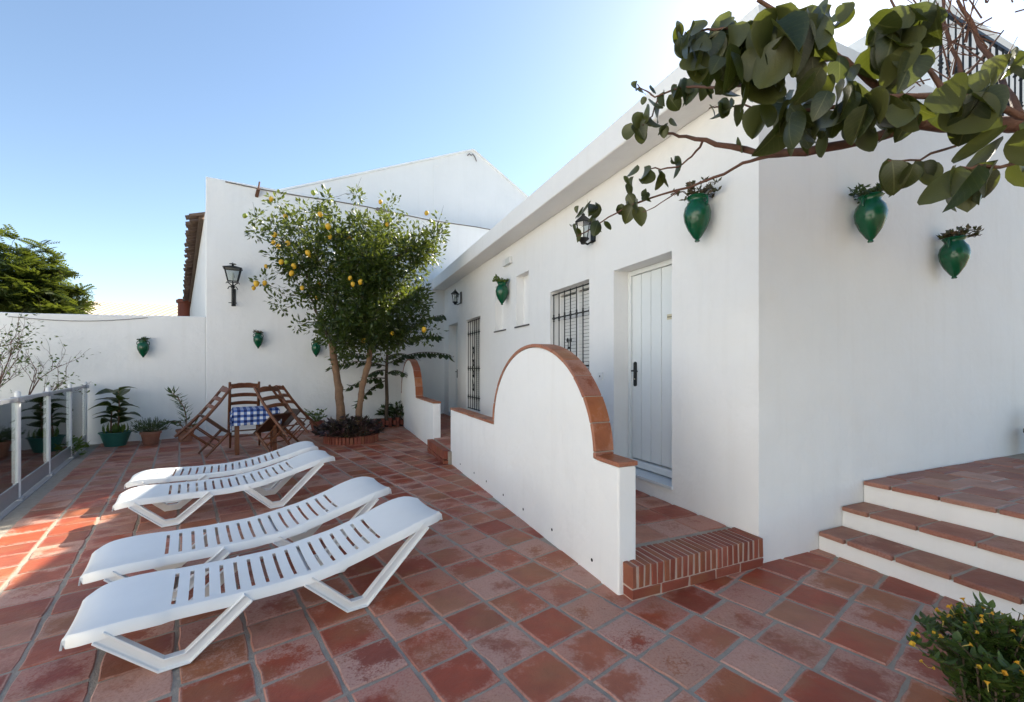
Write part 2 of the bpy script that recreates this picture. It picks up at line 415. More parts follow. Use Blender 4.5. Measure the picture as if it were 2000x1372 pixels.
for n_, (nv, dist, c, k, fl, dz, da) in enumerate(cells):
    if n_ < 300:
        obj('clay_tile', tile_mes[k], patio, (c.x, c.y, dz+rt.uniform(0, .001)), (rt.uniform(-.006, .006), rt.uniform(-.006, .006), EA+fl+da))
    else:
        mb = tile_mbs[k]; M = Matrix.Translation((c.x, c.y, dz)) @ Matrix.Rotation(EA+fl+da, 4, 'Z'); o_ = len(rest.v)
        rest.v += [tuple(M @ Vector(v)) for v in mb.v]
        rest.f += [tuple(o_+q for q in f) for f in mb.f]; rest.uv += mb.uv
tag(rest.build('clay_tile_field', TILE, patio), kind='stuff')
dr = MB(); dr.lathe([(.0, 0), (.055, 0), (.055, .006), (.0, .006)], 16)
tag(dr.build('drain_cap', GREENPOT, None, 40, (-3.36, 2.62, .001)), 'small round green cap lying on the tiles at left edge', 'drain cap')

# ------------------------------------------------------------------ walls with openings
def wall_panel(mb, l0, l1, z0, z1, d0, d1, holes, P, caps=True):
    L = sorted({l0, l1, *[h[0] for h in holes], *[h[1] for h in holes]})
    Z = sorted({z0, z1, *[h[2] for h in holes], *[h[3] for h in holes]})
    for i in range(len(L)-1):
        for j in range(len(Z)-1):
            la, lb, za, zb = L[i], L[i+1], Z[j], Z[j+1]; cl, cz = (la+lb)/2, (za+zb)/2
            h = [q for q in holes if q[0] < cl < q[1] and q[2] < cz < q[3]]
            if not h: mb.quad(P(la, za, d0), P(lb, za, d0), P(lb, zb, d0), P(la, zb, d0))
            if not (h and h[0][4] is None): mb.quad(P(la, za, d1), P(lb, za, d1), P(lb, zb, d1), P(la, zb, d1))
    for a0, a1, b0, b1, dep in holes:
        e = d1 if dep is None else d0+dep
        mb.quad(P(a0, b0, d0), P(a0, b1, d0), P(a0, b1, e), P(a0, b0, e)); mb.quad(P(a1, b0, d0), P(a1, b1, d0), P(a1, b1, e), P(a1, b0, e))
        mb.quad(P(a0, b0, d0), P(a1, b0, d0), P(a1, b0, e), P(a0, b0, e)); mb.quad(P(a0, b1, d0), P(a1, b1, d0), P(a1, b1, e), P(a0, b1, e))
        if dep is not None: mb.quad(P(a0, b0, e), P(a1, b0, e), P(a1, b1, e), P(a0, b1, e))
    for l_ in ((l0, l1) if caps else (l1,)): mb.quad(P(l_, z0, d0), P(l_, z1, d0), P(l_, z1, d1), P(l_, z0, d1))
    for z_ in (z0, z1): mb.quad(P(l0, z_, d0), P(l1, z_, d0), P(l1, z_, d1), P(l0, z_, d1))
def weld(o, dist=.0005):
    bm = bmesh.new(); bm.from_mesh(o.data); bmesh.ops.remove_doubles(bm, verts=bm.verts[:], dist=dist)
    bmesh.ops.recalc_face_normals(bm, faces=bm.faces[:]); bm.to_mesh(o.data); bm.free(); return o

house = empty('white_house', (CX, CY, 0), (0, 0, HA))
tag(house, 'long white rendered house with deep eave, white door and barred windows', 'house')
LEN = 9.62
D1 = (.87, 1.75, .33, 2.535); W1 = (2.24, 3.24, 1.02, 2.54); N1 = (3.97, 4.46, 2.15, 3.01); N2 = (4.95, 5.46, 2.15, 3.01)
W2 = (6.35, 7.34, .50, 2.56); D2 = (8.07, 8.95, .26, 2.59)
mb = MB()
wall_panel(mb, 0, LEN, -.05, 3.62, 0, .30, [(*D1, None), (*W1, None), (*N1, .14), (*N2, .14), (*W2, None), (*D2, None)], lambda l_, z, d: (d, l_, z), False)
for z0_, z1_ in ((-.05, .33), (.33, 3.62), (3.62, 4.14)): mb.quad((0, 0, z0_), (9, 0, z0_), (9, 0, z1_), (0, 0, z1_))
mb.quad((0, 0, 3.62), (0, .31, 3.62), (0, .31, 4.14), (0, 0, 4.14)); mb.quad((0, 0, 4.14), (9, 0, 4.14), (9, .31, 4.14), (0, .31, 4.14)); mb.quad((9, .31, 3.62), (0, .31, 3.62), (0, .31, 4.14), (9, .31, 4.14))
o = weld(mb.build('wall', WHITE, house)); bevel(o, .018, 3)
mb = MB(); mb.box(.45, 9, .45, 9.6, .1, 3.5)
mb.build('inner_core', WHITE2, house)
mb = MB(); mb.box(-.335, .0, -.012, LEN, 3.60, 3.88); mb.box(.001, 8.9, .314, LEN, 3.63, 3.86)
rf = bevel(mb.build('roof', WHITE2, house), .015)
mb = MB(); mb.box(0, .22, .314, LEN, 3.862, 4.10); mb.build('parapet', WHITE, rf)
# upper storey behind the terrace
mb = MB(); mb.box(5.6, 9, 1.3, 9, 3.87, 7.2)
mb.build('upper_storey', WHITE, house)

# near door
def tongue_door(dd, name, full=True):
    y0, y1, z0, z1 = dd; ft = .055
    door = MB(); door.box(.19, .25, y0+.002, y0+ft, z0+.11, z1-.002); door.box(.19, .25, y1-ft, y1-.002, z0+.11, z1-.002); door.box(.19, .25, y0+ft, y1-ft, z1-ft, z1-.002)
    dr = door.build('door', DOORW, house); bevel(dr, .006)
    n = 5; w = (y1-y0-2*ft-.008)/n
    for k in range(n):
        p = MB(); p.box(.205, .24, y0+ft+.004+k*w+.004, y0+ft+.004+(k+1)*w-.004, z0+.125, z1-ft-.005)
        bevel(p.build('plank', DOORW, dr), .004)
    b = MB(); b.box(.225, .245, y0+ft, y1-ft, z0+.12, z1-ft); b.build('backing', SLATE, dr)
    s = MB(); s.box(.17, .26, y0+.002, y1-.002, z0+.04, z0+.112); bevel(s.build('bottom_rail', DOORW, dr), .006)
    s = MB(); s.box(-.025, .26, y0-.02, y1+.0, z0-.002, z0+.028); bevel(s.build('threshold', MARBLE, dr), .004)
    return dr
dr1 = tongue_door(D1, 'door'); dr2 = tongue_door(D2, 'door')
mb = MB(); prof = []
for k in range(24):
    a_ = 2*math.pi*k/24; prof.append((.024*math.cos(a_), .024*math.sin(a_)+(.112 if math.sin(a_) >= 0 else -.112)))
mb.prism(prof, lambda x, y, d: (d, 1.63+x, 1.385+y), .193, .2045)
hd = mb.build('handle', IRON, dr1)
mb = MB(); mb.tube([(.195, 1.63, 1.42), (.15, 1.63, 1.42), (.145, 1.605, 1.42), (.145, 1.53, 1.415)], [.009, .009, .009, .008], 8); mb.build('lever', IRON, hd, 60)
mb = MB(); mb.lathe([(0, -.004), (.007, -.004), (.007, .004), (0, .004)], 10); k_ = mb.build('keyhole', BRASS, hd, None, (.191, 1.63, 1.33), (0, R(90), 0))
mb = MB(); mb.box(.197, .2045, .985, 1.145, 1.935, 1.988); pl = mb.build('name_plate', BRASS, dr1); bevel(pl, .002)
mb = MB()
for y, w, h in ((1.128, .013, .014), (1.111, .008, .011), (1.098, .010, .010), (1.084, .009, .013), (1.070, .009, .010), (1.057, .010, .012), (1.043, .008, .016)):
    mb.box(.1955, .1968, y-w/2, y+w/2, 1.954, 1.954+h)
mb.build('lettering', INK, pl)
mb = MB(); mb.box(.1955, .1968, .998, 1.020, 1.945, 1.978); mb.build('emblem', REDP, pl)
mb = MB()
for y in (dd_ for dd_ in (D2[1]-.12,)):
    mb.box(.193, .204, y-.02, y+.02, 1.2, 1.42); mb.tube([(.195, y, 1.36), (.15, y, 1.36), (.15, y-.1, 1.36)], .009, 6)
mb.build('handle', IRON, dr2)

# barred windows
def spiral(mb, c, r, turns, dirn, rad=.006, start=0):
    pts = []
    for k in range(22):
        t = k/21; a_ = start+dirn*t*turns*2*math.pi; rr = r*(1-.75*t)
        pts.append((c[0], c[1]+rr*math.cos(a_), c[2]+rr*math.sin(a_)))
    mb.tube(pts, rad, 6)
def window(dd, nb, rails, orn):
    y0, y1, z0, z1 = dd
    f = MB(); t = .055
    for a_ in ((y0+.002, y0+t, z0+.002, z1-.002), (y1-t, y1-.002, z0+.002, z1-.002), (y0+t, y1-t, z0+.002, z0+t), (y0+t, y1-t, z1-t, z1-.002), ((y0+y1)/2-.04, (y0+y1)/2+.04, z0+t, z1-t)):
        f.box(.14, .215, *a_)
    win = f.build('window', ALU, house); bevel(win, .005)
    p = MB(); p.box(.188, .192, y0+t, (y0+y1)/2-.041, z0+t, z1-t); p.build('pane', GLASS, win)
    p = MB(); p.box(.188, .192, (y0+y1)/2+.041, y1-t, z0+t, z1-t); p.build('pane', GLASS, win)
    s = MB(); k = z0+.06
    while k < z1-.09:
        s.box(.145, .155, y0+.058, y1-.058, k, k+.040); k += .046
    s.build('shutter', SHUT, win)
    s = MB(); s.box(-.02, .16, y0-.015, y1+.015, z0-.025, z0+.001); bevel(s.build('sill', WHITE2, win), .004)
    gx = .035
    for k in range(nb):
        y = y0+.04+(y1-y0-.08)*k/(nb-1); b = MB()
        prof = [(gx, y, z0+.03), (gx, y, z1-.03)]; b.tube(prof, .0075, 8)
        for zr in rails:
            b.lathe([(.0076, -.055), (.014, -.045), (.010, -.03), (.019, 0), (.010, .03), (.014, .045), (.0076, .055)], 8, (gx, y, zr))
        b.build('bar', IRON, win, 50)
    for zr in list(rails)+[z0+.045, z1-.045]:
        b = MB(); b.box(gx-.004, gx+.004, y0-.012, y1+.012, zr-.009, zr+.009); b.build('rail', IRON, win)
    if orn:
        yc = (y0+y1)/2; gx2 = gx-.02
        for zc, sg in orn:
            b = MB()
            spiral(b, (gx2, yc-.033, zc), .03, 1.4, 1, .007, math.pi*.5 if sg > 0 else -math.pi*.5)
            spiral(b, (gx2, yc+.033, zc), .03, 1.4, -1, .007, math.pi*.5 if sg > 0 else -math.pi*.5)
            b.tube([(gx2, yc-.02, zc-.02*sg), (gx2, yc-.03, zc-.1*sg), (gx2, yc-.065, zc-.22*sg)], .006, 6)
            b.tube([(gx2, yc+.02, zc-.02*sg), (gx2, yc+.03, zc-.1*sg), (gx2, yc+.065, zc-.22*sg)], .006, 6)
            b.lathe([(.004, -.02), (.016, 0), (.004, .02)], 8, (gx2, yc, zc-.1*sg))
            b.bar((gx2, yc-.036, zc-.1*sg), (gx2, yc+.036, zc-.1*sg), .01, .01)
            b.build('scroll_ornament', IRON, win, 50)
    return win
window(W1, 7, (2.16, 1.48), ((1.82, 1), (1.16, -1)))
window(W2, 7, (2.237, 1.447, .80), ((1.90, 1), (1.62, 1), (1.28, -1), (.98, -1)))
for nn in (N1, N2):
    mb = MB(); mb.box(-.02, .13, nn[0]-.035, nn[1]+.035, nn[2]-.018, nn[2]+.004); mb.build('niche_sill', SLATE, house)
mb = MB(); mb.box(-.012, 0.001, 1.955, 2.045, 1.31, 1.40); so = bevel(mb.build('wall_socket', ALU), .003); so.parent = house
mb = MB(); mb.box(-.0145, -.0125, 1.99, 2.01, 1.345, 1.365); mb.build('socket_hole', SLATE, so)

# terrace railing on the roof edge, top right
tr = empty('terrace_railing', H(2.80, .10, 4.14), (0, 0, HA)); tag(tr, 'black wrought iron railing standing on the roof edge at top right', 'railing')
x = 0; k = 0
while x < 4.1:
    b = MB(); rr = .013 if k % 4 == 0 else .0085
    b.tube([(x, 0, 0), (x, 0, .95)], rr, 8)
    b.lathe([(.008, -.06), (.02, -.045), (.012, -.02), (.026, 0), (.012, .02), (.02, .045), (.008, .06)], 8, (x, 0, .40))
    b.lathe([(.008, -.02), (.022, 0), (.008, .02)], 8, (x, 0, .72))
    b.lathe([(.03, 0), (.024, .03), (.012, .05)], 8, (x, 0, 0))
    b.build('baluster', IRON, tr, 50); x += .15; k += 1
for z_, t_ in ((.06, .02), (.95, .035)):
    b = MB(); b.box(-.02, 4.2, -.016, .016, z_-t_/2, z_+t_/2); b.build('rail', IRON, tr)

# ------------------------------------------------------------------ raised walkway with brick edge
BX0 = -1.20
mb = MB(); mb.box(BX0, -.002, .205, LEN-.1, -.05, .188)
walk = mb.build('raised_walkway', MORTAR, None, None, (CX, CY, 0), (0, 0, HA)); tag(walk, kind='structure')
rw = random.Random(9)
wt = [mesh_of(tile_mesh('clay_tile', .29, .275, .012, rw, TILE), 'clay_tile', TILE) for _ in range(6)]
y = .27+.14
while y < LEN-.15:
    for k in range(4):
        obj('clay_tile', wt[rw.randrange(6)], walk, (BX0+.02+.145+k*.2995*1.0-.012, y+rw.uniform(-.004, .004), .199+rw.uniform(-.002, .001)), (0, 0, rw.choice((0, math.pi))+rw.uniform(-.008, .008)))
    y += .292
def brick_mesh(w, d, h, rng, name='brick', mat=None):
    mb = MB(); mb.box(-w/2, w/2, -d/2, d/2, -h/2, h/2)
    mb.v = [(x+rng.uniform(-.0025, .0025), y+rng.uniform(-.003, .003), z+rng.uniform(-.0015, .0015)) for x, y, z in mb.v]
    mb.uv = [[(0, 0), (1, 0), (1, 1), (0, 1)] for _ in mb.f]
    o = mb.build(name, mat or BRICK); 
    bm = bmesh.new(); bm.from_mesh(o.data); bmesh.ops.bevel(bm, geom=bm.edges[:], offset=.004, segments=1, affect='EDGES'); bm.to_mesh(o.data); bm.free()
    me = o.data; bpy.data.objects.remove(o); return me
rb = [brick_mesh(.0385, .24, .138, rw) for _ in range(5)]
nb = 23; wd = 1.195/nb
for k in range(nb):
    obj('brick', rb[rw.randrange(5)], walk, (BX0+.012+wd*(k+.5), .082+rw.uniform(-.003, .003), .139+rw.uniform(-.002, .002)), (0, 0, rw.uniform(-.012, .012)))
mb = MB(); mb.box(BX0+.022, -.003, -.0325, .20, -.04, .2025); mb.build('mortar_core', plain('pink_mortar', (.44, .33, .27), .9, var=.2, bmp=.4), walk)
lb = [brick_mesh(.225, .11, .062, rw) for _ in range(3)]
for k in range(5):
    obj('brick', lb[k % 3], walk, (BX0+.013+.239*(k+.5), .018+.0, .032), (0, 0, 0))

# brick step in the gap between the two low walls
stp = empty('brick_step', H(-1.28, 5.33, 0), (0, 0, HA))
tag(stp, 'small red brick step in the gap between the two curved walls', 'step')
mb = MB(); mb.box(.01, .09, -1.22, -.01, -.02, .19); mb.build('core', MORTAR, stp)
sb = [brick_mesh(.10, .05, .13, rw) for _ in range(4)]
for k in range(20):
    obj('brick', sb[k % 4], stp, (-.005, -.05-.0585*k, .135), (0, 0, rw.uniform(-.02, .02)))
sl = [brick_mesh(.10, .235, .06, rw) for _ in range(2)]
for k in range(5):
    obj('brick', sl[k % 2], stp, (-.004, -.14-.238*k, .032), (0, 0, 0))

# ------------------------------------------------------------------ curved low walls with tile capping
FW = Vector((.679, 2.724, 0))
def low_wall(s0, s1, arcs, label, holes=()):
    # local x = thickness (towards the house), y = along the wall
    root = empty('curved_garden_wall', FW, (0, 0, HA)); tag(root, label, 'garden wall', 'curved white garden walls')
    ht, th, A, B = .815, .142, .99, .82
    prof = []; c = arcs
    prof += [(s0, -.04), (s0, ht), (c-A, ht)]
    for k in range(1, 40):
        a_ = math.pi*k/40; prof.append((c-A*math.cos(a_), ht+.003+B*math.sin(a_)))
    prof += [(c+A, ht), (s1, ht), (s1, -.04)]
    m_ = MB(); m_.prism(prof, lambda s, z, d: (d, s, z), 0, th)
    bevel(m_.build('wall', WHITE2, root), .012, 2, 50)
    rg = random.Random(int(s0*10)+3)
    def cap(pts):                       # pts: inner polyline (s,z) with outward normals
        q = MB(); t = .030; x0, x1 = -.008, th+.008
        rows = []
        for (s, z), (ns, nz), in pts:
            rows.append([q.add((x0, s, z)), q.add((x1, s, z)), q.add((x1, s+ns*t, z+nz*t)), q.add((x0, s+ns*t, z+nz*t))])
        for i_ in range(len(rows)-1):
            for j in range(4): q.face((rows[i_][j], rows[i_][(j+1) % 4], rows[i_+1][(j+1) % 4], rows[i_+1][j]), [(0, i_/(len(rows)-1)), (1, i_/(len(rows)-1)), (1, (i_+1)/(len(rows)-1)), (0, (i_+1)/(len(rows)-1))] if j == 2 else [(0, .5), (0, .5), (0, .5), (0, .5)])
        q.face(rows[0][::-1]); q.face(rows[-1])
        o = q.build('cap_tile', CAP, root); bevel(o, .005, 1, 40)
        o.location = (rg.uniform(-.003, .003), 0, 0); return o
    def flat(a0, a1):
        n = max(1, round((a1-a0)/.235)); w = (a1-a0)/n
        for k in range(n):
            dz = rg.uniform(.0, .004)
            cap([((a0+k*w+.004, ht+dz), (0, 1)), ((a0+(k+1)*w-.004, ht+dz), (0, 1))])
    if c-A-s0 > .05: flat(s0-.012, c-A-.032)
    if s1-c-A > .05: flat(c+A+.032, s1+.012)
    # arc length parametrisation
    M = 400; P_ = [(c-A*math.cos(math.pi*k/M), ht+.004+B*math.sin(math.pi*k/M)) for k in range(M+1)]
    Ls = [0]
    for k in range(M): Ls.append(Ls[-1]+math.hypot(P_[k+1][0]-P_[k][0], P_[k+1][1]-P_[k][1]))
    n = 14; tot = Ls[-1]
    cuts = [0, .045]+[.045+(tot-.09)*(k+1)/(n) for k in range(n)]+[tot]
    def at_(L):
        k = min(M-1, max(0, next((i_ for i_ in range(M) if Ls[i_+1] >= L), M-1)))
        a_ = math.pi*(k+(L-Ls[k])/(Ls[k+1]-Ls[k]))/M
        nx, nz = -math.cos(a_)/A, math.sin(a_)/B; l_ = math.hypot(nx, nz)
        return ((c-A*math.cos(a_), ht+.004+B*math.sin(a_)), (nx/l_, nz/l_))
    for k in range(len(cuts)-1):
        a0, a1 = cuts[k]+.003, cuts[k+1]-.003
        cap([at_(a0+(a1-a0)*j/5) for j in range(6)])
    # mortar bed under the capping, shows in the joints
    q = MB(); pts = [at_(tot*j/40) for j in range(41)]
    rows = [[q.add((x_, s+ns*dd_, z+nz*dd_)) for x_, dd_ in ((.0, 0), (th, 0), (th, .024), (.0, .024))] for (s, z), (ns, nz) in pts]
    for i_ in range(40):
        for j in range(4): q.face((rows[i_][j], rows[i_][(j+1) % 4], rows[i_+1][(j+1) % 4], rows[i_+1][j]))
    q.build('mortar_bed', MORTAR, root)
    for s, z in holes:
        h = MB(); h.lathe([(0, -.003), (.012, -.003), (.0125, .0), (.009, .0012), (0, .0012)], 10)
        h.build('weep_hole', DARKHOLE, root, None, (-.0015, s, z), (0, R(-90), 0))
    return root
low_wall(0, 4.13, 1.268, 'nearer white curved garden wall with terracotta tile capping beside the door', [(3.596, .095), (2.966, .113), (2.501, .118), (1.968, .104), (1.459, .106), (.887, .11), (.30, .101)])
low_wall(5.34, 9.05, 7.98, 'farther white curved garden wall with terracotta tile capping behind the trees')

# ------------------------------------------------------------------ steps on the right
st = empty('garden_steps', H(.677, -.0, 0), (0, 0, HA)); tag(st, 'three white risers with terracotta treads climbing along the right wall', 'steps')
tt = random.Random(21); SW = 4.2
tread_me = {}
for k, (x0, z1) in enumerate(((0, .118), (.302, .280), (.600, .460))):
    x1 = (.302, .600, 4.5)[k]
    mb = MB(); mb.box(x0+.012, x1+.06 if k < 2 else x1, -SW, -.003, -.04 if k == 0 else .05, z1-.002)
    bevel(mb.build('riser', WHITE2, st), .006)
    rows = [(x0+.02, .315)] if k < 2 else [(x0+.02, .315), (x0+.345, .30), (x0+.655, .30), (x0+.965, .30), (x0+1.275, .30), (x0+1.585, .30), (x0+1.895, .3), (x0+2.205, .3)]
    for r_, (xa, w) in enumerate(rows):
        y = -.004-(0 if r_ % 2 == 0 else .14)
        first = True
        yy = -.004
        while yy > -SW+.3:
            L = .30 if not (first and r_ % 2) else .16
            if first and r_ == 0: L = .20
            first = False
            key = (round(w, 3), round(L, 3), tt.randrange(4))
            if key not in tread_me: tread_me[key] = mesh_of(tile_mesh('tread_tile', w, L-.014, .034, tt, TREAD, .008, .004), 'tread_tile', TREAD)
            ov = -.012 if r_ == 0 else 0
            obj('tread_tile', tread_me[key], st, (xa+w/2-.02+ov, yy-L/2, z1+.034+tt.uniform(-.003, .002)), (tt.uniform(-.01, .01), tt.uniform(-.008, .008), tt.uniform(-.01, .01)))
            yy -= L
    mb = MB(); mb.box(x0+.018, (x0+.32 if k < 2 else 4.5), -SW+.3, -.005, z1-.001, z1+.026); mb.build('mortar', MORTAR, st)

# ------------------------------------------------------------------ tall white building, gable behind, boundary wall
tall = empty('tall_white_building', (TX, TY, 0), (0, 0, TA)); tag(tall, 'tall blank white building closing the courtyard behind the lemon tree', 'building')
mb = MB(); mb.box(0, 11, 0, .45, -.05, 5.545)
bevel(mb.build('wall', WHITE, tall), .02)
# side wall runs back along the tile direction
sa = Vector((-.613, .79, 0)); loc = Matrix.Rotation(-TA, 4, 'Z')
sd = loc @ sa; sn = loc @ Vector((.79, .613, 0))
mb = MB(); p0 = Vector((.006, .02, 0)); 
def SP(l_, d_, z): return p0+sd*l_+sn*d_+Vector((0, 0, z))
poly = [(0.02, 0), (22, 0), (22, .4), (.5, .4)]
aa = [mb.add(SP(l_, d_, -.05)) for l_, d_ in poly]; bb = [mb.add(SP(l_, d_, 4.92)) for l_, d_ in poly]
mb.face(aa); mb.face(bb)
for i in range(4): mb.face((aa[i], aa[(i+1) % 4], bb[(i+1) % 4], bb[i]))
mb.build('wall', WHITE, tall)
mb = MB(); q = [SP(1.0, -.10, 4.96), SP(22, -.10, 4.96), SP(22, 4, 6.4), SP(6.0, 4, 6.4)]
q2 = [x+Vector((0, 0, -.05)) for x in q]
i1 = [mb.add(x) for x in q]; i2 = [mb.add(x) for x in q2]; mb.face(i1); mb.face(i2)
for i in range(4): mb.face((i1[i], i1[(i+1) % 4], i2[(i+1) % 4], i2[i]))
rt_ = mb.build('roof', OLDTILE, tall)
ht_ = MB(); n = 6
for k in range(n):
    a0, a1 = math.pi*k/n, math.pi*(k+1)/n
    for r0, r1 in ((.085, .085), (.068, .068)):
        ht_.quad((r0*math.cos(a0), -.2, r0*math.sin(a0)), (r0*math.cos(a1), -.2, r0*math.sin(a1)), (r1*1.1*math.cos(a1), .25, r1*1.1*math.sin(a1)), (r1*1.1*math.cos(a0), .25, r1*1.1*math.sin(a0)))
    ht_.quad(*[(r*math.cos(a), -.2, r*math.sin(a)) for r, a in ((.085, a0), (.085, a1), (.068, a1), (.068, a0))])
htm = mesh_of(ht_, 'roof_tile', OLDTILE)
ang = math.atan2(sn.y, sn.x)-math.pi/2
for k in range(90):
    p = SP(1.02+k*.215, -.10+random.Random(k).uniform(-.05, .05), 4.955+random.Random(k+5).uniform(-.02, .03))
    obj('roof_tile', htm, rt_, p, (R(19), 0, ang))
mb = MB(); mb.tube([SP(16.9, -.3, 2), SP(16.9, -.3, 5.05)], .26, 10); mb.tube([SP(16.9, -.3, 4.85), SP(16.9, -.3, 5.0)], .33, 10); mb.build('red_downpipe', STREET, tall, 50)

gab = empty('gabled_white_building', TW(0, .62, 0), (0, 0, TA)); tag(gab, 'white gabled building rising above the tall wall behind', 'building')
gp = [(.8, 0), (.8, 5.47), (6.562, 8.06), (12.3, 5.0), (12.3, 0)]
mb = MB(); mb.prism(gp, lambda x_, z, d: (x_, d, z), 0, .35); bevel(mb.build('wall', WHITE, gab), .02)
for (xa, za), (xb, zb) in ((gp[1], gp[2]), (gp[2], gp[3])):
    mb = MB(); d_ = Vector((xb-xa, 0, zb-za)).normalized(); up = Vector((-d_.z, 0, d_.x))
    a_ = Vector((xa, 0, za))+up*.012; b_ = Vector((xb, 0, zb))+up*.012
    mb.obox((a_+b_)/2+Vector((0, .17, 0)), (b_-a_)/2, (0, .21, 0), up*.025); bevel(mb.build('verge', WHITE2, gab), .008)
    mb = MB(); mb.quad(a_+Vector((0, .38, 0)), b_+Vector((0, .38, 0)), b_+Vector((0, 14, 0)), a_+Vector((0, 14, 0))); mb.build('roof', OLDTILE, gab)
mb = MB(); mb.box(5.30, 5.34, -.012, .001, 5.0, 7.33); mb.box(5.34, 5.46, -.012, .001, 7.30, 7.33); bevel(mb.build('conduit', WHITE2, gab), .004)
mb = MB(); mb.tube([(6.36, -.02, 7.84), (6.42, -.03, 7.91), (6.48, -.03, 7.87), (6.53, -.03, 7.93), (6.60, -.03, 7.86), (6.66, -.02, 7.74)], .014, 6)
ho = mb.build('iron_hook', CABLE, None, 60, TW(0, .62, 0), (0, 0, TA)); tag(ho, 'small bent iron hook just under the gable peak', 'hook')

bw = MB()
def BWp(l_, d_, z): return Vector((TX, TY, 0))+Vector((-.85, -.527, 0))*l_+Vector((-.527, .85, 0))*d_+Vector((0, 0, z))
prof = [(-.004, 2.555), (2.56, 2.45), (9, 2.36)]
top0 = [bw.add(BWp(l_, .006, z)) for l_, z in prof]; top1 = [bw.add(BWp(l_, .27, z)) for l_, z in prof]
bot0 = [bw.add(BWp(l_, .006, -.05)) for l_, z in prof]; bot1 = [bw.add(BWp(l_, .27, -.05)) for l_, z in prof]
for i in range(2):
    bw.face((bot0[i], bot0[i+1], top0[i+1], top0[i])); bw.face((bot1[i], bot1[i+1], top1[i+1], top1[i])); bw.face((top0[i], top0[i+1], top1[i+1], top1[i]))
for i in (0, 2): bw.face((bot0[i], top0[i], top1[i], bot1[i]))
o = bw.build('boundary_wall', WHITE); bevel(o, .02); tag(o, 'lower white boundary wall behind the glass fence and plant pots', 'wall')
mb = MB(); pts = []
for k in range(15):
    t = k/14; l_ = .95+t*1.9; z = 2.47-.10*t-.075*math.sin(math.pi*t)
    pts.append(BWp(l_, -.012, z))
mb.tube(pts, .006, 5); tag(mb.build('sagging_cable', CABLE), 'thin grey cable sagging along the top of the boundary wall', 'cable')
mb = MB(); pts = [TW(.35+k*.75, -.012, 5.50-.025*math.sin(k*1.3)) for k in range(11)]
mb.tube(pts, .013, 6); cb = mb.build('top_cable', CABLE); tag(cb, 'dark cable running along the top edge of the tall wall', 'cable')
mb = MB(); mb.box(3.55, 3.79, -.07, 0, 5.47, 5.54); b_ = bevel(mb.build('cable_box', CABLE, None, None, TW(0, 0, 0), (0, 0, TA)), .01); tag(b_, 'small dark junction box on the cable above the lemon tree', 'box')
mb = MB(); mb.bar((.93, .01, 5.30), (.97, -.16, 5.42), .06, .05); mb.bar((.95, -.04, 5.32), (.99, -.06, 5.62), .025, .025)
b_ = mb.build('rusty_bracket', plain('rust', (.13, .06, .035), .9, var=.4), None, None, TW(0, 0, 0), (0, 0, TA)); tag(b_, 'rusty iron bracket sticking out high on the tall wall', 'bracket')

# far shed roof beyond the boundary wall
sh = empty('far_shed', (-38, 40, 0)); tag(sh, 'far shed with a cream ribbed metal roof beyond the boundary wall', 'shed')
mb = MB(); mb.box(-18, 9, 2, 12, 0, 6.0); mb.build('wall', WHITE2, sh)
for k in range(38):
    x0 = -18+k*.68; zt = 8.41-.0464*x0; zb = zt-2.25
    p = MB(); p.quad((x0, 1.5, zb), (x0+.62, 1.5, zb-.02), (x0+.62, 6.5, zt-.02), (x0, 6.5, zt))
    p.quad((x0+.62, 1.5, zb-.02), (x0+.65, 1.5, zb+.05), (x0+.65, 6.5, zt+.05), (x0+.62, 6.5, zt-.02)); p.quad((x0+.65, 1.5, zb+.05), (x0+.68, 1.5, zb-.03), (x0+.68, 6.5, zt-.03), (x0+.65, 6.5, zt+.05))
    p.build('roof_panel', CREAM, sh)

# ------------------------------------------------------------------ glass pool fence
fe = empty('glass_pool_fence', (FX, FY, 0), (0, 0, EA)); tag(fe, 'glass pool fence with white posts and grey rails at left', 'fence')
PY = [-2.9, -1.75, -.62, .74, 2.18, 3.60]        # posts, local y along the fence
for y in PY:
    b = MB(); b.lathe([(.0, 0), (.026, 0), (.026, 1.17), (.022, 1.19), (.010, 1.20), (0, 1.20)], 14, (0, y, 0)); b.build('post', ALU, fe, 40)
    b = MB(); b.box(-.05, .05, y-.05, y+.05, -.005, .03); bevel(b.build('base_plate', GREYMET, fe), .006); b = MB(); b.box(-.045, .045, y-.045, y+.045, 1.075, 1.135); bevel(b.build('bracket', GREYMET, fe), .006)
for i in range(len(PY)-1):
    a0, a1 = PY[i]+.036, PY[i+1]-.036
    b = MB(); b.box(-.018, .018, a0, a1, 1.09, 1.13); b.build('top_rail', GREYMET, fe)
    b = MB(); b.box(-.016, .016, a0, a1, .03, .20); bevel(b.build('kick_panel', GREYMET, fe), .004)
    b = MB(); b.box(-.004, .004, a0, a1, .201, 1.089); b.build('pane', GLASS, fe)
b = MB(); b.box(-.055, .055, PY[0], PY[-1]+.05, -.02, .004); b.build('base_strip', GREYMET, fe)

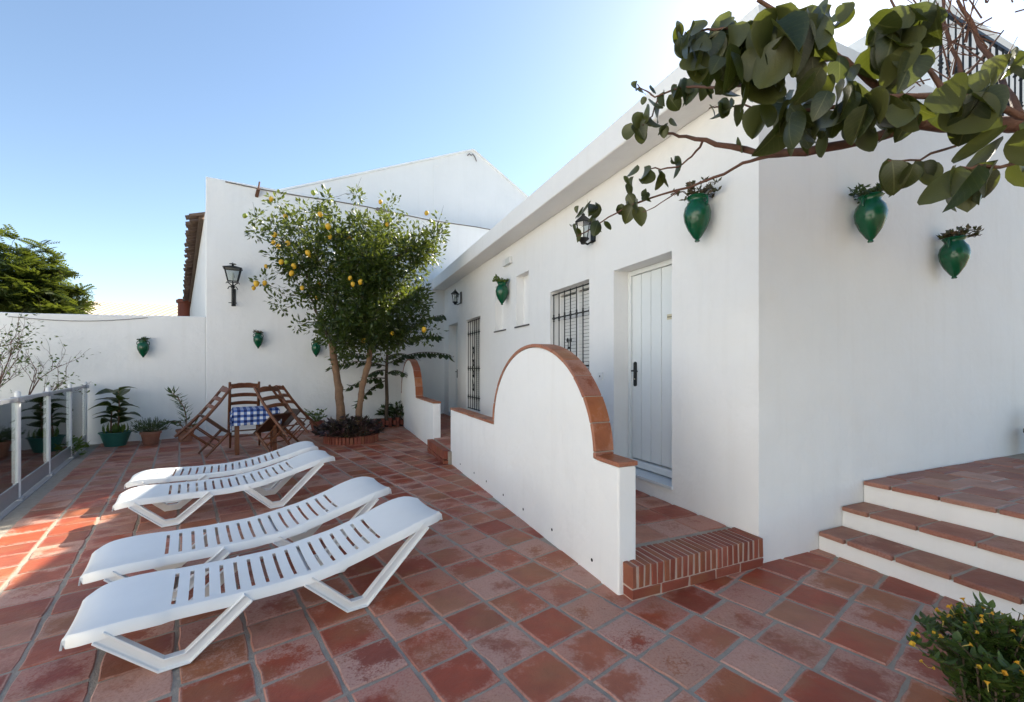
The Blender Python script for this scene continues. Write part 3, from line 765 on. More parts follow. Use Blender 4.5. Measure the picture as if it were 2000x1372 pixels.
# ------------------------------------------------------------------ sun loungers
def interp(tab, x):
    for (a0, b0), (a1, b1) in zip(tab, tab[1:]):
        if x <= a1:
            t = max(0, min(1, (x-a0)/(a1-a0))); t = t*t*(3-2*t) if len(tab) < 4 else t
            return b0+(b1-b0)*t
    return tab[-1][1]
ZT = [(0, .246), (.04, .266), (.10, .278), (.2, .281), (.35, .275), (.6, .266), (.85, .266), (1.0, .278), (1.15, .302), (1.3, .338), (1.45, .381), (1.58, .422), (1.67, .446), (1.75, .456), (1.80, .452), (1.83, .442)]
WT = [(0, .19), (.025, .232), (.06, .256), (.11, .268), (.335, .272), (.362, .256), (.94, .258), (.975, .272), (1.15, .274), (1.185, .262), (1.46, .262), (1.53, .276), (1.70, .274), (1.77, .252), (1.805, .222), (1.83, .18)]
def smooth(tab, x): return (interp(tab, x-.02)+2*interp(tab, x)+interp(tab, x+.02))/4
def make_lounger():
    root = empty('sun_lounger')
    slots = [(.375+.0690*k-.0095, .375+.0690*k+.0095) for k in range(16)]
    xs = [0, .015, .035, .06, .09, .13, .2, .28, .335, .35]
    for a0, b0 in slots: xs += [a0, b0]
    xs += [1.46, 1.5, 1.55, 1.6, 1.66, 1.71, 1.75, 1.78, 1.80, 1.82, 1.83]
    xs = sorted(set(xs)); nx = len(xs)
    cols = [-1, -.95, -.87, -.77, -.38, 0, .38, .77, .87, .95, 1]
    rows = []; mb = MB()
    def pt(x, c, dx=0, dz=0, dw=0):
        w = smooth(WT, x); y = c*w
        rim = .007*(max(0, abs(c)-.86)/.14) if abs(c) < .96 else .004
        sag = -.010*(1-min(1, abs(c)/.86)**2)
        return (x+dx, y+(dw if c > 0 else -dw), smooth(ZT, x)+rim+sag+dz)
    ext = [(0, -.014, -.013, 1), (0, -.017, -.052, 1)]
    def row(x, dx, dz, end=False):
        out = []
        out.append(mb.add(pt(x, -1, dx, min(dz, 0)-.052 if not end else dz, .017 if not end else .012)))
        out.append(mb.add(pt(x, -1, dx, -.014+dz if not end else dz, .013 if not end else .009)))
        for c in cols: out.append(mb.add(pt(x, c, dx, dz)))
        out.append(mb.add(pt(x, 1, dx, -.014+dz if not end else dz, .013 if not end else .009)))
        out.append(mb.add(pt(x, 1, dx, min(dz, 0)-.052 if not end else dz, .017 if not end else .012)))
        return out
    rows.append((None, row(0, -.02, -.056, True))); rows.append((None, row(0, -.014, -.016, True)))
    for x in xs: rows.append((x, row(x, 0, 0)))
    rows.append((None, row(1.83, .014, -.016, True))); rows.append((None, row(1.83, .02, -.056, True)))
    nc = len(cols)+4
    for i in range(len(rows)-1):
        xa, ra = rows[i]; xb, rb_ = rows[i+1]
        isslot = xa is not None and xb is not None and any(abs(xa-s0) < 1e-6 and abs(xb-s1) < 1e-6 for s0, s1 in slots)
        for j in range(nc-1):
            if isslot and 5 <= j <= 8: continue
            mb.face((ra[j], rb_[j], rb_[j+1], ra[j+1]))
    d = mb.build('deck', PLASTIC, root, 180, recalc=False)
    m = d.modifiers.new('s', 'SOLIDIFY'); m.thickness = .009; m.offset = 1
    bm = bmesh.new(); bm.from_mesh(d.data); bmesh.ops.recalc_face_normals(bm, faces=bm.faces[:])
    if sum(f.normal.z*f.calc_area() for f in bm.faces) < 0: bmesh.ops.reverse_faces(bm, faces=bm.faces[:])
    bm.to_mesh(d.data); bm.free(); m.offset = -1
    es = d.modifiers.new('e', 'EDGE_SPLIT'); es.split_angle = R(38)
    sec = [(-.030, 0), (.030, 0), (.030, .040), (.021, .040), (.017, .027), (-.017, .027), (-.021, .040), (-.030, .040)]
    def vleg(path, side):
        q = MB(); rings = []; k = len(path)
        for i, (x, z) in enumerate(path):
            def dr_(a_, b_): v = Vector((path[b_][0]-path[a_][0], path[b_][1]-path[a_][1])); return v.normalized()
            d0 = dr_(max(0, i-1), i) if i > 0 else dr_(0, 1); d1 = dr_(i, i+1) if i < k-1 else d0
            n0 = Vector((-d0.y, d0.x)); n1 = Vector((-d1.y, d1.x)); nn = (n0+n1).normalized(); sc = 1/max(.5, nn.dot(n1))
            rings.append([q.add((x+nn.x*a_*sc, side*(.252+b_), z+nn.y*a_*sc)) for a_, b_ in sec])
        for i in range(k-1):
            for j in range(8): q.face((rings[i][j], rings[i][(j+1) % 8], rings[i+1][(j+1) % 8], rings[i+1][j]))
        q.face(rings[0]); q.face(rings[-1])
        bevel(q.build('leg', PLASTIC, root), .003, 2, 35)
    for s in (1, -1):
        vleg([(.115, .244), (.335, .031), (.435, .031), (.69, .244)], s)
        vleg([(.975, .247), (1.20, .031), (1.295, .031), (1.69, .412)], s)
    for x, z in ((.14, .235), (.68, .245), (1.0, .245), (1.66, .385)):
        q = MB(); q.box(x-.016, x+.016, -.25, .25, z-.035, z-.002 if x != 1.66 else z+.005); bevel(q.build('cross_bar', PLASTIC, root), .004)
    return root
lg = make_lounger()
LS = [((-1.955, 1.855), 35.5, 'white plastic sun lounger nearest the camera, lowest in the picture'),
      ((-2.447, 2.424), 37.3, 'white plastic sun lounger second from the camera'),
      ((-3.455, 3.704), 36.9, 'white plastic sun lounger third from the camera'),
      ((-3.985, 4.400), 33.5, 'white plastic sun lounger farthest from the camera, nearest the wooden chairs')]
for i, ((x, y), an, lab) in enumerate(LS):
    o = lg if i == 0 else copy_tree(lg)
    a_ = R(an); ax = Vector((math.cos(a_), math.sin(a_), 0)); ay = Vector((-math.sin(a_), math.cos(a_), 0))
    p = Vector((x, y, 0))+ay*.262           # the listed point is the near foot corner
    o.location = (p.x, p.y, 0.001); o.rotation_euler = (0, 0, a_)
    tag(o, lab, 'sun lounger', 'white plastic sun loungers')

# ------------------------------------------------------------------ table, cloth and four tipped chairs
TCX, TCY, TH = -4.52, 7.52, .75; TROT = R(34)
tb = empty('dining_table', (TCX, TCY, 0), (0, 0, TROT)); tag(tb, 'square dark wooden table under a checked cloth', 'table')
b = MB(); b.box(-.33, .33, -.33, .33, TH-.03, TH); bevel(b.build('tabletop', WOOD, tb), .005)
b = MB(); b.box(-.27, .27, -.285, -.265, TH-.12, TH-.031); b.box(-.27, .27, .265, .285, TH-.12, TH-.031); b.box(-.285, -.265, -.26, .26, TH-.12, TH-.031); b.box(.265, .285, -.26, .26, TH-.12, TH-.031); b.build('apron', DARKWOOD, tb)
for sx_ in (-1, 1):
    for sy_ in (-1, 1):
        b = MB(); b.obox((sx_*.275, sy_*.275, (TH-.03)/2), (.03, 0, 0), (0, .03, 0), (0, 0, (TH-.032)/2)); bevel(b.build('leg', WOOD, tb), .005)
cl = MB(); n = 44; hw = .60; A_ = .332; idx = {}
for i in range(n+1):
    for j in range(n+1):
        u, v = -hw+2*hw*i/n, -hw+2*hw*j/n
        ex, ey = max(0, abs(u)-A_), max(0, abs(v)-A_); sx_, sy_ = (1 if u > 0 else -1), (1 if v > 0 else -1)
        drop = math.hypot(ex, ey)
        x = sx_*min(abs(u), A_); y = sy_*min(abs(v), A_)
        if drop > 0:
            wv = .010+.012*math.sin((u-v)*22)*min(1, drop/.1)
            if ex > 0: x += sx_*(wv+.02*min(1, ey/.08))
            if ey > 0: y += sy_*(wv+.02*min(1, ex/.08))
        z = TH+.004-drop*.97
        idx[i, j] = cl.add((x, y, z))
for i in range(n):
    for j in range(n):
        cl.face((idx[i, j], idx[i+1, j], idx[i+1, j+1], idx[i, j+1]), [(i/n, j/n), ((i+1)/n, j/n), ((i+1)/n, (j+1)/n), (i/n, (j+1)/n)])
o = cl.build('tablecloth', GINGHAM, None, 180, (TCX, TCY, 0), (0, 0, TROT)); tag(o, 'blue and white checked cloth draped over the table', 'tablecloth')
mo = o.modifiers.new('s', 'SOLIDIFY'); mo.thickness = .0025; mo.offset = 1

def make_chair():
    root = empty('wooden_chair')          # origin between the front feet, facing +x
    w = .205
    for s in (-1, 1):
        b = MB(); b.tube([(-.40, s*w, .02), (-.385, s*w, .25), (-.38, s*w, .45), (-.395, s*w, .70), (-.43, s*w, .97)], [.019, .023, .024, .022, .018], 8); b.build('rear_post', WOOD, root, 50)
        b = MB(); b.lathe([(0, 0), (.015, 0), (.02, .2), (.021, .44), (0, .44)], 10, (0, s*w, 0)); b.build('front_leg', WOOD, root, 50)
        for z in (.16, .27):
            b = MB(); b.tube([(-.39, s*w, z), (0, s*w, z)], .011, 6); b.build('stretcher', WOOD, root, 50)
    for z in (.20, .30):
        b = MB(); b.tube([(0, -w, z), (0, w, z)], .011, 6); b.build('stretcher', WOOD, root, 50)
    b = MB(); b.tube([(-.39, -w, .21), (-.39, w, .21)], .011, 6); b.build('stretcher', WOOD, root, 50)
    b = MB(); pl_ = [(-.40, -.20), (.03, -.235), (.03, .235), (-.40, .20)]
    b.prism(pl_, lambda x, y, d: (x, y, d), .43, .452); bevel(b.build('seat', DARKWOOD, root), .006)
    for z, h, xo in ((.60, .055, -.388), (.74, .06, -.40), (.90, .085, -.42)):
        b = MB(); k = 10; fr = []
        for i in range(k+1):
            t = i/k; y = -w+2*w*t; bow = -.03*math.sin(math.pi*t)
            crest = h/2*(.75+.25*math.sin(math.pi*t)+(.10*math.cos(6*math.pi*t) if z > .85 else 0))
            fr.append([b.add((xo+bow-.007, y, z-h/2)), b.add((xo+bow+.007, y, z-h/2)), b.add((xo+bow+.007-.006, y, z+crest)), b.add((xo+bow-.007-.006, y, z+crest))])
        for i in range(k):
            for j in range(4): b.face((fr[i][j], fr[i][(j+1) % 4], fr[i+1][(j+1) % 4], fr[i+1][j]))
        b.face(fr[0]); b.face(fr[-1]); b.build('back_slat', WOOD, root, 40)
    return root
ch = make_chair()
CHS = [((-5.13, 7.06), 48, 42, 'leftmost brown wooden chair tipped against the table with back legs in the air'),
       ((-3.93, 7.32), 165, 42, 'brown wooden chair tipped against the right side of the table, slatted back towards us'),
       ((-4.12, 8.12), 236, 42, 'brown wooden chair tipped against the table on the side towards the lemon tree'),
       ((-4.93, 7.88), 306, 22, 'brown wooden chair behind the table against the wall, only its back showing')]
for i, ((fx, fy), hd_, tilt, lab) in enumerate(CHS):
    o = ch if i == 0 else copy_tree(ch)
    o.location = (fx, fy, .008); o.rotation_euler = (0, R(tilt), R(hd_)); o.scale = (1.12,)*3
    tag(o, lab, 'chair', 'tipped wooden chairs')

# ------------------------------------------------------------------ wall pots (green glazed amphoras) with sprigs
def wall_pot(M, x, y, z, outx, outy, size, rz, label, seed, plant=1.0, pm=None):
    # x,y,z: local point of the pot axis at its lower tip; M: wall matrix
    p = M @ Vector((x, y, z)); r = empty('wall_pot', p, (0, 0, rz)); tag(r, label, 'wall pot', 'green glazed wall pots')
    s = size
    b = MB(); b.lathe([(0, 0), (.045*s, .0), (.055*s, .02*s), (.04*s, .05*s), (.085*s, .10*s), (.19*s, .27*s), (.265*s, .46*s), (.285*s, .62*s), (.255*s, .76*s), (.19*s, .85*s), (.175*s, .89*s), (.20*s, .94*s), (.225*s, .97*s), (.215*s, .99*s), (.18*s, .985*s), (.165*s, .93*s), (0, .92*s)], 28)
    pot = b.build('pot', GREENGLAZE, r, 60)
    for sg in (-1, 1):
        b = MB(); b.tube([(sg*.185*s, 0, .93*s), (sg*.25*s, 0, .93*s), (sg*.285*s, 0, .85*s), (sg*.27*s, 0, .73*s)], .022*s, 8); b.build('handle', GREENGLAZE, r, 60)
    g_ = random.Random(seed); b = MB(); 
    for k in range(int(16*plant)):
        an = g_.uniform(0, 2*math.pi); ou = g_.uniform(.04, .3)*s*plant; hh = g_.uniform(.02, .16)*s*plant**.5
        q0 = Vector((.08*s*math.cos(an), .08*s*math.sin(an), .93*s)); q1 = q0+Vector((ou*.5*math.cos(an), ou*.5*math.sin(an), hh+.07*s)); q2 = q0+Vector((ou*math.cos(an), ou*math.sin(an), hh+g_.uniform(-.03, .1)*s))
        b.tube([q0, q1, q2], .006*s+.001, 4)
        for m in range(9):
            t = g_.uniform(.35, 1); c = q1.lerp(q2, t) if t > .5 else q0.lerp(q1, t*1.4)
            dv = Vector((g_.uniform(-1, 1), g_.uniform(-1, 1), g_.uniform(-.3, 1)))
            b.leaf(c, dv, Vector((g_.uniform(-1, 1), g_.uniform(-1, 1), g_.uniform(-1, 1))), g_.uniform(.08, .15)*s, g_.uniform(.06, .10)*s, .4, .2, 2)
    tag(b.build('foliage', pm or LF_RED, r), kind='stuff')
    return r
HM, TM = HOUSE_M, TALL_M
WP = .125
wall_pot(HM, -WP, .455, 2.49, 0, 0, .375, HA+R(90), 'green wall pot with trailing succulents right of the near door', 1, 1.5)
wall_pot(HM, -WP, 4.80, 2.565, 0, 0, .40, HA+R(90), 'green wall pot with leafy plant between the two wall niches', 2, 1.5, LF_LIT)
wall_pot(HM, 1.15, -WP, 2.475, 0, 0, .385, HA, 'green wall pot high on the right wall, partly behind the hanging leaves', 3, 1.7, LF_DARK)
wall_pot(HM, 2.48, -WP, 2.29, 0, 0, .385, HA, 'green wall pot with small plant at the far right of the right wall', 4, 1.35)
wall_pot(TM, .965, -WP, 1.89, 0, 0, .34, TA, 'green wall pot on the tall wall beneath the street lantern', 5, .8)
wall_pot(TM, 2.14, -WP, 1.72, 0, 0, .36, TA, 'green wall pot half hidden behind the lemon tree trunk leaves', 6, .8, LF_DARK)
BM_ = Matrix.Translation((TX, TY, 0)) @ Matrix.Rotation(math.atan2(.527, .85), 4, 'Z')
wall_pot(BM_, -1.0, -WP, 1.665, 0, 0, .34, math.atan2(.527, .85), 'green wall pot on the lower boundary wall above the plant pots', 7, .9, LF_DARK)

# ------------------------------------------------------------------ lanterns
def street_lantern():
    p = TW(.50, -.30, 2.79); r = empty('street_lantern', p, (0, 0, TA)); tag(r, 'black street lantern on a bracket high on the tall wall', 'lantern')
    b = MB(); b.tube([(0, 0, .0), (0, 0, .44)], .022, 8); b.lathe([(.01, -.02), (.03, .0), (.014, .02)], 8, (0, 0, 0)); b.lathe([(.02, -.02), (.045, 0), (.02, .02)], 8, (0, 0, .40)); b.build('post', IRON, r, 50)
    b = MB(); b.tube([(0, .30, .10), (0, .2, .06), (0, .05, .06), (0, 0, .10)], .013, 6); b.tube([(0, .29, .32), (0, .15, .34), (0, 0, .30)], .012, 6); b.box(-.04, .04, .285, .30, .02, .40); b.build('bracket', IRON, r, 50)
    b = MB(); b.box(-.075, .075, -.008, .008, .045, .06); b.build('cross_bar', IRON, r)
    b = MB()
    for sg in (-1, 1):
        pts = [(sg*(.015+.075*t), 0, .36+.05*math.sin(t*3.1)-.02*t) for t in [k/8 for k in range(9)]]; b.tube(pts, .010, 6)
        b.tube([(sg*.01, 0, .40), (sg*.06, 0, .46), (sg*.11, 0, .49), (sg*.12, 0, .46)], .010, 6); b.tube([(0, sg*.01, .40), (0, sg*.06, .46), (0, sg*.08, .50)], .010, 6)
    b.build('scrolls', IRON, r, 50)
    zb, zt, wb, wt_ = .505, .78, .085, .145
    b = MB()
    for sx_ in (-1, 1):
        for sy_ in (-1, 1): b.bar((sx_*wb, sy_*wb, zb), (sx_*wt_, sy_*wt_, zt), .016, .016)
    for w_, z in ((wb, zb), (wt_, zt)):
        for sg in (-1, 1): b.bar((-w_, sg*w_, z), (w_, sg*w_, z), .018, .018); b.bar((sg*w_, -w_, z), (sg*w_, w_, z), .018, .018)
    b.build('frame', IRON, r)
    for k in range(4):
        a_ = k*math.pi/2; c, s = math.cos(a_), math.sin(a_)
        q = MB(); f_ = lambda x, y, z: (c*x-s*y, s*x+c*y, z)
        q.quad(f_(-wb, -wb, zb), f_(wb, -wb, zb), f_(wt_, -wt_, zt), f_(-wt_, -wt_, zt)); q.build('pane', GLASS, r)
    b = MB(); b.lathe([(.012, 0), (.03, .06), (.035, .10), (.02, .16), (0, .17)], 12, (0, 0, .52)); b.build('bulb', FROST, r, 60)
    b = MB()
    q0 = [b.add((sx_*.175, sy_*.175, .785)) for sx_, sy_ in ((-1, -1), (1, -1), (1, 1), (-1, 1))]; q1 = [b.add((sx_*.05, sy_*.05, .835)) for sx_, sy_ in ((-1, -1), (1, -1), (1, 1), (-1, 1))]
    for k in range(4): b.face((q0[k], q0[(k+1) % 4], q1[(k+1) % 4], q1[k]))
    b.face(q1); b.face(q0); b.build('roof', IRON, r)
    b = MB(); b.lathe([(.03, .83), (.02, .86), (.015, .87), (.065, .875), (.065, .885), (.012, .89), (.0, .92)], 10); b.build('finial', IRON, r, 40)
street_lantern()
def carriage_lantern(y, z, label):
    p = H(-.15, y, z); r = empty('wall_lantern', p, (0, 0, HA)); tag(r, label, 'wall lantern', 'black wall lanterns on the house')
    b = MB(); b.box(.13, .148, -.045, .045, -.02, .26); bevel(b.build('back_plate', IRON, r), .004)
    b = MB(); b.tube([(.135, 0, -.0), (.06, 0, -.05), (0, 0, -.03)], .012, 6); b.lathe([(0, -.06), (.025, -.055), (.035, -.03), (.055, -.01), (.07, .0), (.07, .012), (0, .012)], 10); b.build('base', IRON, r, 50)
    b = MB()
    for k in range(6):
        a_ = k*math.pi/3; b.bar((.055*math.cos(a_), .055*math.sin(a_), .01), (.085*math.cos(a_), .085*math.sin(a_), .19), .008, .008)
    b.build('frame', IRON, r)
    for k in range(6):
        a0, a1 = k*math.pi/3, (k+1)*math.pi/3; q = MB()
        q.quad((.055*math.cos(a0), .055*math.sin(a0), .012), (.055*math.cos(a1), .055*math.sin(a1), .012), (.085*math.cos(a1), .085*math.sin(a1), .19), (.085*math.cos(a0), .085*math.sin(a0), .19)); q.build('pane', GLASS, r)
    b = MB(); b.lathe([(0, 0), (.02, 0), (.024, .06), (.02, .12), (0, .13)], 10, (0, 0, .02)); b.build('bulb', FROST, r, 60)
    b = MB(); b.lathe([(.105, .19), (.11, .198), (.08, .23), (.04, .265), (.02, .285), (.024, .295), (.008, .31), (0, .335)], 6); b.build('cap', IRON, r, 20)
carriage_lantern(7.76, 3.03, 'black wall lantern above the far barred window')
carriage_lantern(2.14, 2.975, 'black wall lantern half hidden by hanging twigs above the near window')

b = MB(); b.box(-.055, 0, -.17, .17, -.06, .06); em = bevel(b.build('emergency_light', ALU, None, None, H(0, 4.79, 3.335), (0, 0, HA)), .012); tag(em, 'white rectangular emergency light above the wall niches', 'light')
b = MB(); b.box(-.060, -.0555, -.15, .02, -.042, .042); b.build('lens', FROST, em)

# ------------------------------------------------------------------ pots and plants
def clay_pot(name, x, y, rt_, rb__, h, mat, rim=True, sq=1.0):
    r = empty(name, (x, y, .002)); b = MB()
    pr = [(0, 0), (rb__, 0), (rt_*.95, h*.82)]
    pr += [(rt_*1.04, h*.82), (rt_*1.06, h*.86), (rt_*1.06, h*.985), (rt_*1.03, h), (rt_*.93, h), (rt_*.90, h*.9), (0, h*.9)] if rim else [(rt_, h*.93), (rt_*1.07, h*.94), (rt_*1.07, h), (rt_*.95, h), (rt_*.9, h*.9), (0, h*.9)]
    b.lathe(pr, 28, (0, 0, 0), sq); b.build('pot', mat, r, 40)
    b = MB(); b.lathe([(0, h*.905), (rt_*.9, h*.905), (rt_*.6, h*.93), (0, h*.94)], 16, (0, 0, 0), sq); b.build('soil', SOIL, r)
    return r
g_ = random.Random(11)
# fig-like plant in a green tub
p1 = clay_pot('potted_fig', -7.42, 7.99, .225, .15, .26, GREENPOT, False); tag(p1, 'tall dark leaved plant in a green plastic tub beside the fence', 'potted plant')
fgl = []
for k in range(4):
    b = MB(); b.leaf((0, 0, 0), (0, 1, .25), (1, 0, 0), .38, .25, .9+.25*k, .35, 6, wav=.05, rng=g_); fgl.append(mesh_of(b, 'leaf', LF_FIG))
for m_, (bx, top, n) in enumerate(((.05, 1.02, 11), (-.09, .78, 8))):
    b = MB(); b.tube([(bx, 0, .22), (bx+.01, 0, .5), (bx+.02, 0, top*.8), (bx, .0, top)], [.014, .012, .010, .006], 6); b.build('stem', BARK, p1, 60)
    for k in range(n):
        z = .42+(top-.42)*k/(n-1); an = k*2.4+m_
        obj('leaf', fgl[k % 4], p1, (bx+.012, 0, z), (R(g_.uniform(0, 30)), R(g_.uniform(-20, 20)), an), g_.uniform(.75, 1.1))
b = MB()
for k in range(34):
    an = g_.uniform(0, 6.28); rr = g_.uniform(.02, .19)
    b.leaf((rr*math.cos(an), rr*math.sin(an), .24), (math.cos(an)*.6, math.sin(an)*.6, 1), (-math.sin(an), math.cos(an), 0), g_.uniform(.10, .22), .05, 1.4, .2, 3)
tag(b.build('undergrowth', LF_LIT, p1), kind='stuff')
# lavender
p2 = clay_pot('potted_lavender', -6.88, 8.13, .155, .11, .25, POTCLAY); tag(p2, 'bushy grey green lavender in a terracotta pot, middle of three', 'potted plant')
b = MB()
for k in range(520):
    an = g_.uniform(0, 6.28); el = g_.uniform(.05, 1.45); L = g_.uniform(.15, .34)
    dv = Vector((math.cos(an)*math.cos(el), math.sin(an)*math.cos(el), math.sin(el)*.85)); q = Vector((.07*math.cos(an), .07*math.sin(an), .24))+dv*L*g_.uniform(.3, .85)
    b.leaf(q, dv+Vector((0, 0, .3)), (g_.uniform(-1, 1), g_.uniform(-1, 1), .1), g_.uniform(.05, .09), .018, .3, .1, 2)
for k in range(60):
    an = g_.uniform(0, 6.28); el = g_.uniform(.1, 1.4); dv = Vector((math.cos(an)*math.cos(el), math.sin(an)*math.cos(el), math.sin(el)))
    b.tube([(0, 0, .23), Vector((0, 0, .24))+dv*.28], .0025, 3, False)
tag(b.build('foliage', LF_GREY, p2), kind='stuff')
# leaning oleander
p3 = clay_pot('potted_oleander', -6.50, 8.50, .15, .105, .24, POTCLAY); tag(p3, 'leaning narrow leaved shrub in a terracotta pot near the chairs', 'potted plant')
b = MB(); b2 = MB()
for path, n in (([(0, 0, .22), (.02, 0, .45), (-.03, 0, .66), (-.15, 0, .86), (-.30, 0, .99)], 70), ([(-.02, 0, .22), (-.12, 0, .36), (-.25, -.02, .40), (-.36, -.02, .36)], 30), ([(.02, 0, .2), (.12, 0, .3), (.2, 0, .36)], 16)):
    b2.tube(path, [.010]*(len(path)-1)+[.004], 5); pv = [Vector(q) for q in path]
    for k in range(n):
        t = (.15+.85*k/n)*(len(pv)-1); i = min(int(t), len(pv)-2); c = pv[i].lerp(pv[i+1], t-i); tg = (pv[i+1]-pv[i]).normalized()
        an = k*2.4; sd_ = Vector((math.cos(an), math.sin(an), 0)); dv = tg*.35+sd_*.75+Vector((0, 0, -.15 if k < n*.85 else .3))
        b.leaf(c, dv, tg.cross(sd_), g_.uniform(.14, .20), .032, .7, .15, 3)
tag(b.build('foliage', LF_OLE, p3), kind='stuff'); b2.build('stem', BARK, p3, 60)
# small plant right of the chairs
p4 = clay_pot('potted_geranium', -4.44, 9.72, .15, .10, .25, terracotta('dark_pot_clay', [(0, (.22, .05, .03)), (1, (.27, .075, .045))], .6, .1)); tag(p4, 'small pale leaved plant in a red clay pot right of the chairs', 'potted plant')
b = MB()
for k in range(46):
    an = g_.uniform(0, 6.28); rr = g_.uniform(.03, .2); z = .27+g_.uniform(.0, .24)
    b.tube([(0, 0, .22), (rr*math.cos(an), rr*math.sin(an), z)], .004, 3, False)
    b.leaf((rr*math.cos(an), rr*math.sin(an), z), (math.cos(an), math.sin(an), .2), (-math.sin(an), math.cos(an), 0), g_.uniform(.07, .12), .09, .9, .2, 3)
tag(b.build('foliage', LF_LIT, p4), kind='stuff')
# pot on the landing, at the picture edge
p5 = empty('landing_pot', H(4.15, -.24, .496)); tag(p5, 'dark pot standing on the upper landing at the right edge', 'pot')
b = MB(); b.lathe([(0, 0), (.12, 0), (.17, .24), (.18, .25), (.18, .29), (.15, .29), (.14, .26), (0, .26)], 24); b.build('pot', plain('dark_glaze', (.03, .035, .03), .4), p5, 40)
b = MB()
for k in range(40):
    an = g_.uniform(0, 6.28); b.leaf((.05*math.cos(an), .05*math.sin(an), .26), (math.cos(an)*.5, math.sin(an)*.5, 1), (-math.sin(an), math.cos(an), 0), g_.uniform(.15, .35), .05, 1.3, .2, 4)
tag(b.build('foliage', LF_DARK, p5), kind='stuff')

# ------------------------------------------------------------------ trees
def skeleton(mb, start_nodes, targets, r_tip, r_grow, rng, n=6, wob=.06):
    """join each target to its nearest limb with a bending tapered branch"""
    nodes = [(Vector(p), r) for p, r in start_nodes]
    for t in targets:
        t = Vector(t)
        p, r = min(nodes, key=lambda q: (q[0]-t).length+.15*max(0, q[0].z-t.z))
        L = (t-p).length
        if L < .05: continue
        k = max(2, int(L/.16)); pts = [p]; 
        for i in range(1, k+1):
            f = i/k; q = p.lerp(t, f)+Vector((rng.uniform(-wob, wob), rng.uniform(-wob, wob), rng.uniform(-wob, wob)+.10*L*math.sin(math.pi*f)*.5))*(1 if i < k else 0)
            pts.append(q)
        r0 = min(r*.8, r_tip+r_grow*L); rad = [r0+(r_tip-r0)*i/k for i in range(k+1)]
        mb.tube(pts, rad, n, False)
        nodes += [(pts[i], rad[i]) for i in range(1, k+1)]
    return nodes
def cloud(mb, centers, per, rad, L, W, rng, seg=2, hang=0.0):
    for c in centers:
        c = Vector(c); k = int(per*rng.uniform(.6, 1.35)); rr = rad*rng.uniform(.7, 1.25)
        for _ in range(k):
            d = Vector((rng.gauss(0, 1), rng.gauss(0, 1), rng.gauss(0, 1))).normalized()
            p = c+d*rr*rng.random()**.5
            dv = d+Vector((rng.uniform(-.7, .7), rng.uniform(-.7, .7), rng.uniform(-.5, .7)-hang))
            l_ = L*rng.uniform(.65, 1.2)
            mb.leaf(p, dv, (rng.uniform(-1, 1), rng.uniform(-1, 1), rng.uniform(-.6, .6)), l_, W*l_/L, .4, .25, seg)

# lemon tree
rl = random.Random(31)
lt = empty('lemon_tree', (-3.2, 8.55, 0)); tag(lt, 'lemon tree with yellow fruit and two slender trunks before the tall wall', 'tree')
LO = Vector((-3.2, 8.55, 0))
def ell(c, r, n, shell=.45):
    out = []
    while len(out) < n:
        d = Vector((rl.uniform(-1, 1), rl.uniform(-1, 1), rl.uniform(-1, 1)))
        if d.length > 1 or d.length < shell: continue
        out.append(Vector((c[0]+d.x*r[0], c[1]+d.y*r[1], c[2]+d.z*r[2])))
    return out
dense = ell((.45, 0, 2.75), (1.0, .85, .85), 95, .25)+ell((.05, 0, 2.2), (.95, .8, .52), 60, .2)+ell((.55, 0, 3.75), (.95, .85, .68), 75, .3)
sparse = ell((-.85, 0, 4.05), (.85, .7, .68), 44, .35)+ell((-.85, 0, 3.2), (.75, .65, .62), 34, .3)+ell((1.42, 0, 3.98), (.36, .35, .42), 13, .2)+ell((.1, 0, 3.3), (.9, .85, .9), 26, .1)
out = [(-1.85, -.1, 4.42), (-1.9, 0, 4.15), (-1.65, -.2, 3.15), (-1.45, 0, 2.75), (1.72, 0, 4.35), (1.62, 0, 3.72), (-.5, 0, 4.85), (.05, .1, 4.98), (.75, 0, 4.72), (1.6, 0, 2.25), (-1.1, 0, 2.35), (1.45, 0, 2.05), (-1.5, 0, 4.75)]
sparse += [Vector(q) for q in out]
b = MB()
tA = [(-.22, -.05, .05), (-.21, -.03, .5), (-.26, -.02, 1.05), (-.36, 0, 1.6), (-.42, .02, 1.95)]
tB = [(.12, -.05, .05), (.15, -.03, .6), (.2, 0, 1.1), (.33, 0, 1.55), (.36, .02, 1.9)]
tA_f = [Vector(tA[i]).lerp(Vector(tA[i+1]), k/6)+Vector((rl.uniform(-.008, .008), rl.uniform(-.008, .008), 0)) for i in range(4) for k in range(6)]+[Vector(tA[-1])]
b.tube(tA_f, [(.088-.028*i/24)*(1+rl.uniform(-.10, .12)) for i in range(25)], 10); b.build('trunk', BARK, lt, 60)
tB_f = [Vector(tB[i]).lerp(Vector(tB[i+1]), k/6)+Vector((rl.uniform(-.008, .008), rl.uniform(-.008, .008), 0)) for i in range(4) for k in range(6)]+[Vector(tB[-1])]
b = MB(); b.tube(tB_f, [(.064-.014*i/24)*(1+rl.uniform(-.10, .12)) for i in range(25)], 10); b.build('trunk', BARK, lt, 60)
b = MB()
limbs = [(-.9, .1, 2.9), (-.95, .1, 3.6), (.3, -.2, 2.9), (.9, .1, 3.0), (.2, .2, 3.9), (1.15, 0, 3.85), (-.35, .3, 3.2)]
nodes = skeleton(b, [(tA[-1], .06), (tB[-1], .05)], limbs, .022, .015, rl)
tg = sorted(dense+sparse, key=lambda q: (q-Vector((0, 0, 2))).length)
skeleton(b, nodes+[(Vector(tA[-1]), .06), (Vector(tB[-1]), .05)], tg, .0035, .007, rl, 4, .03)
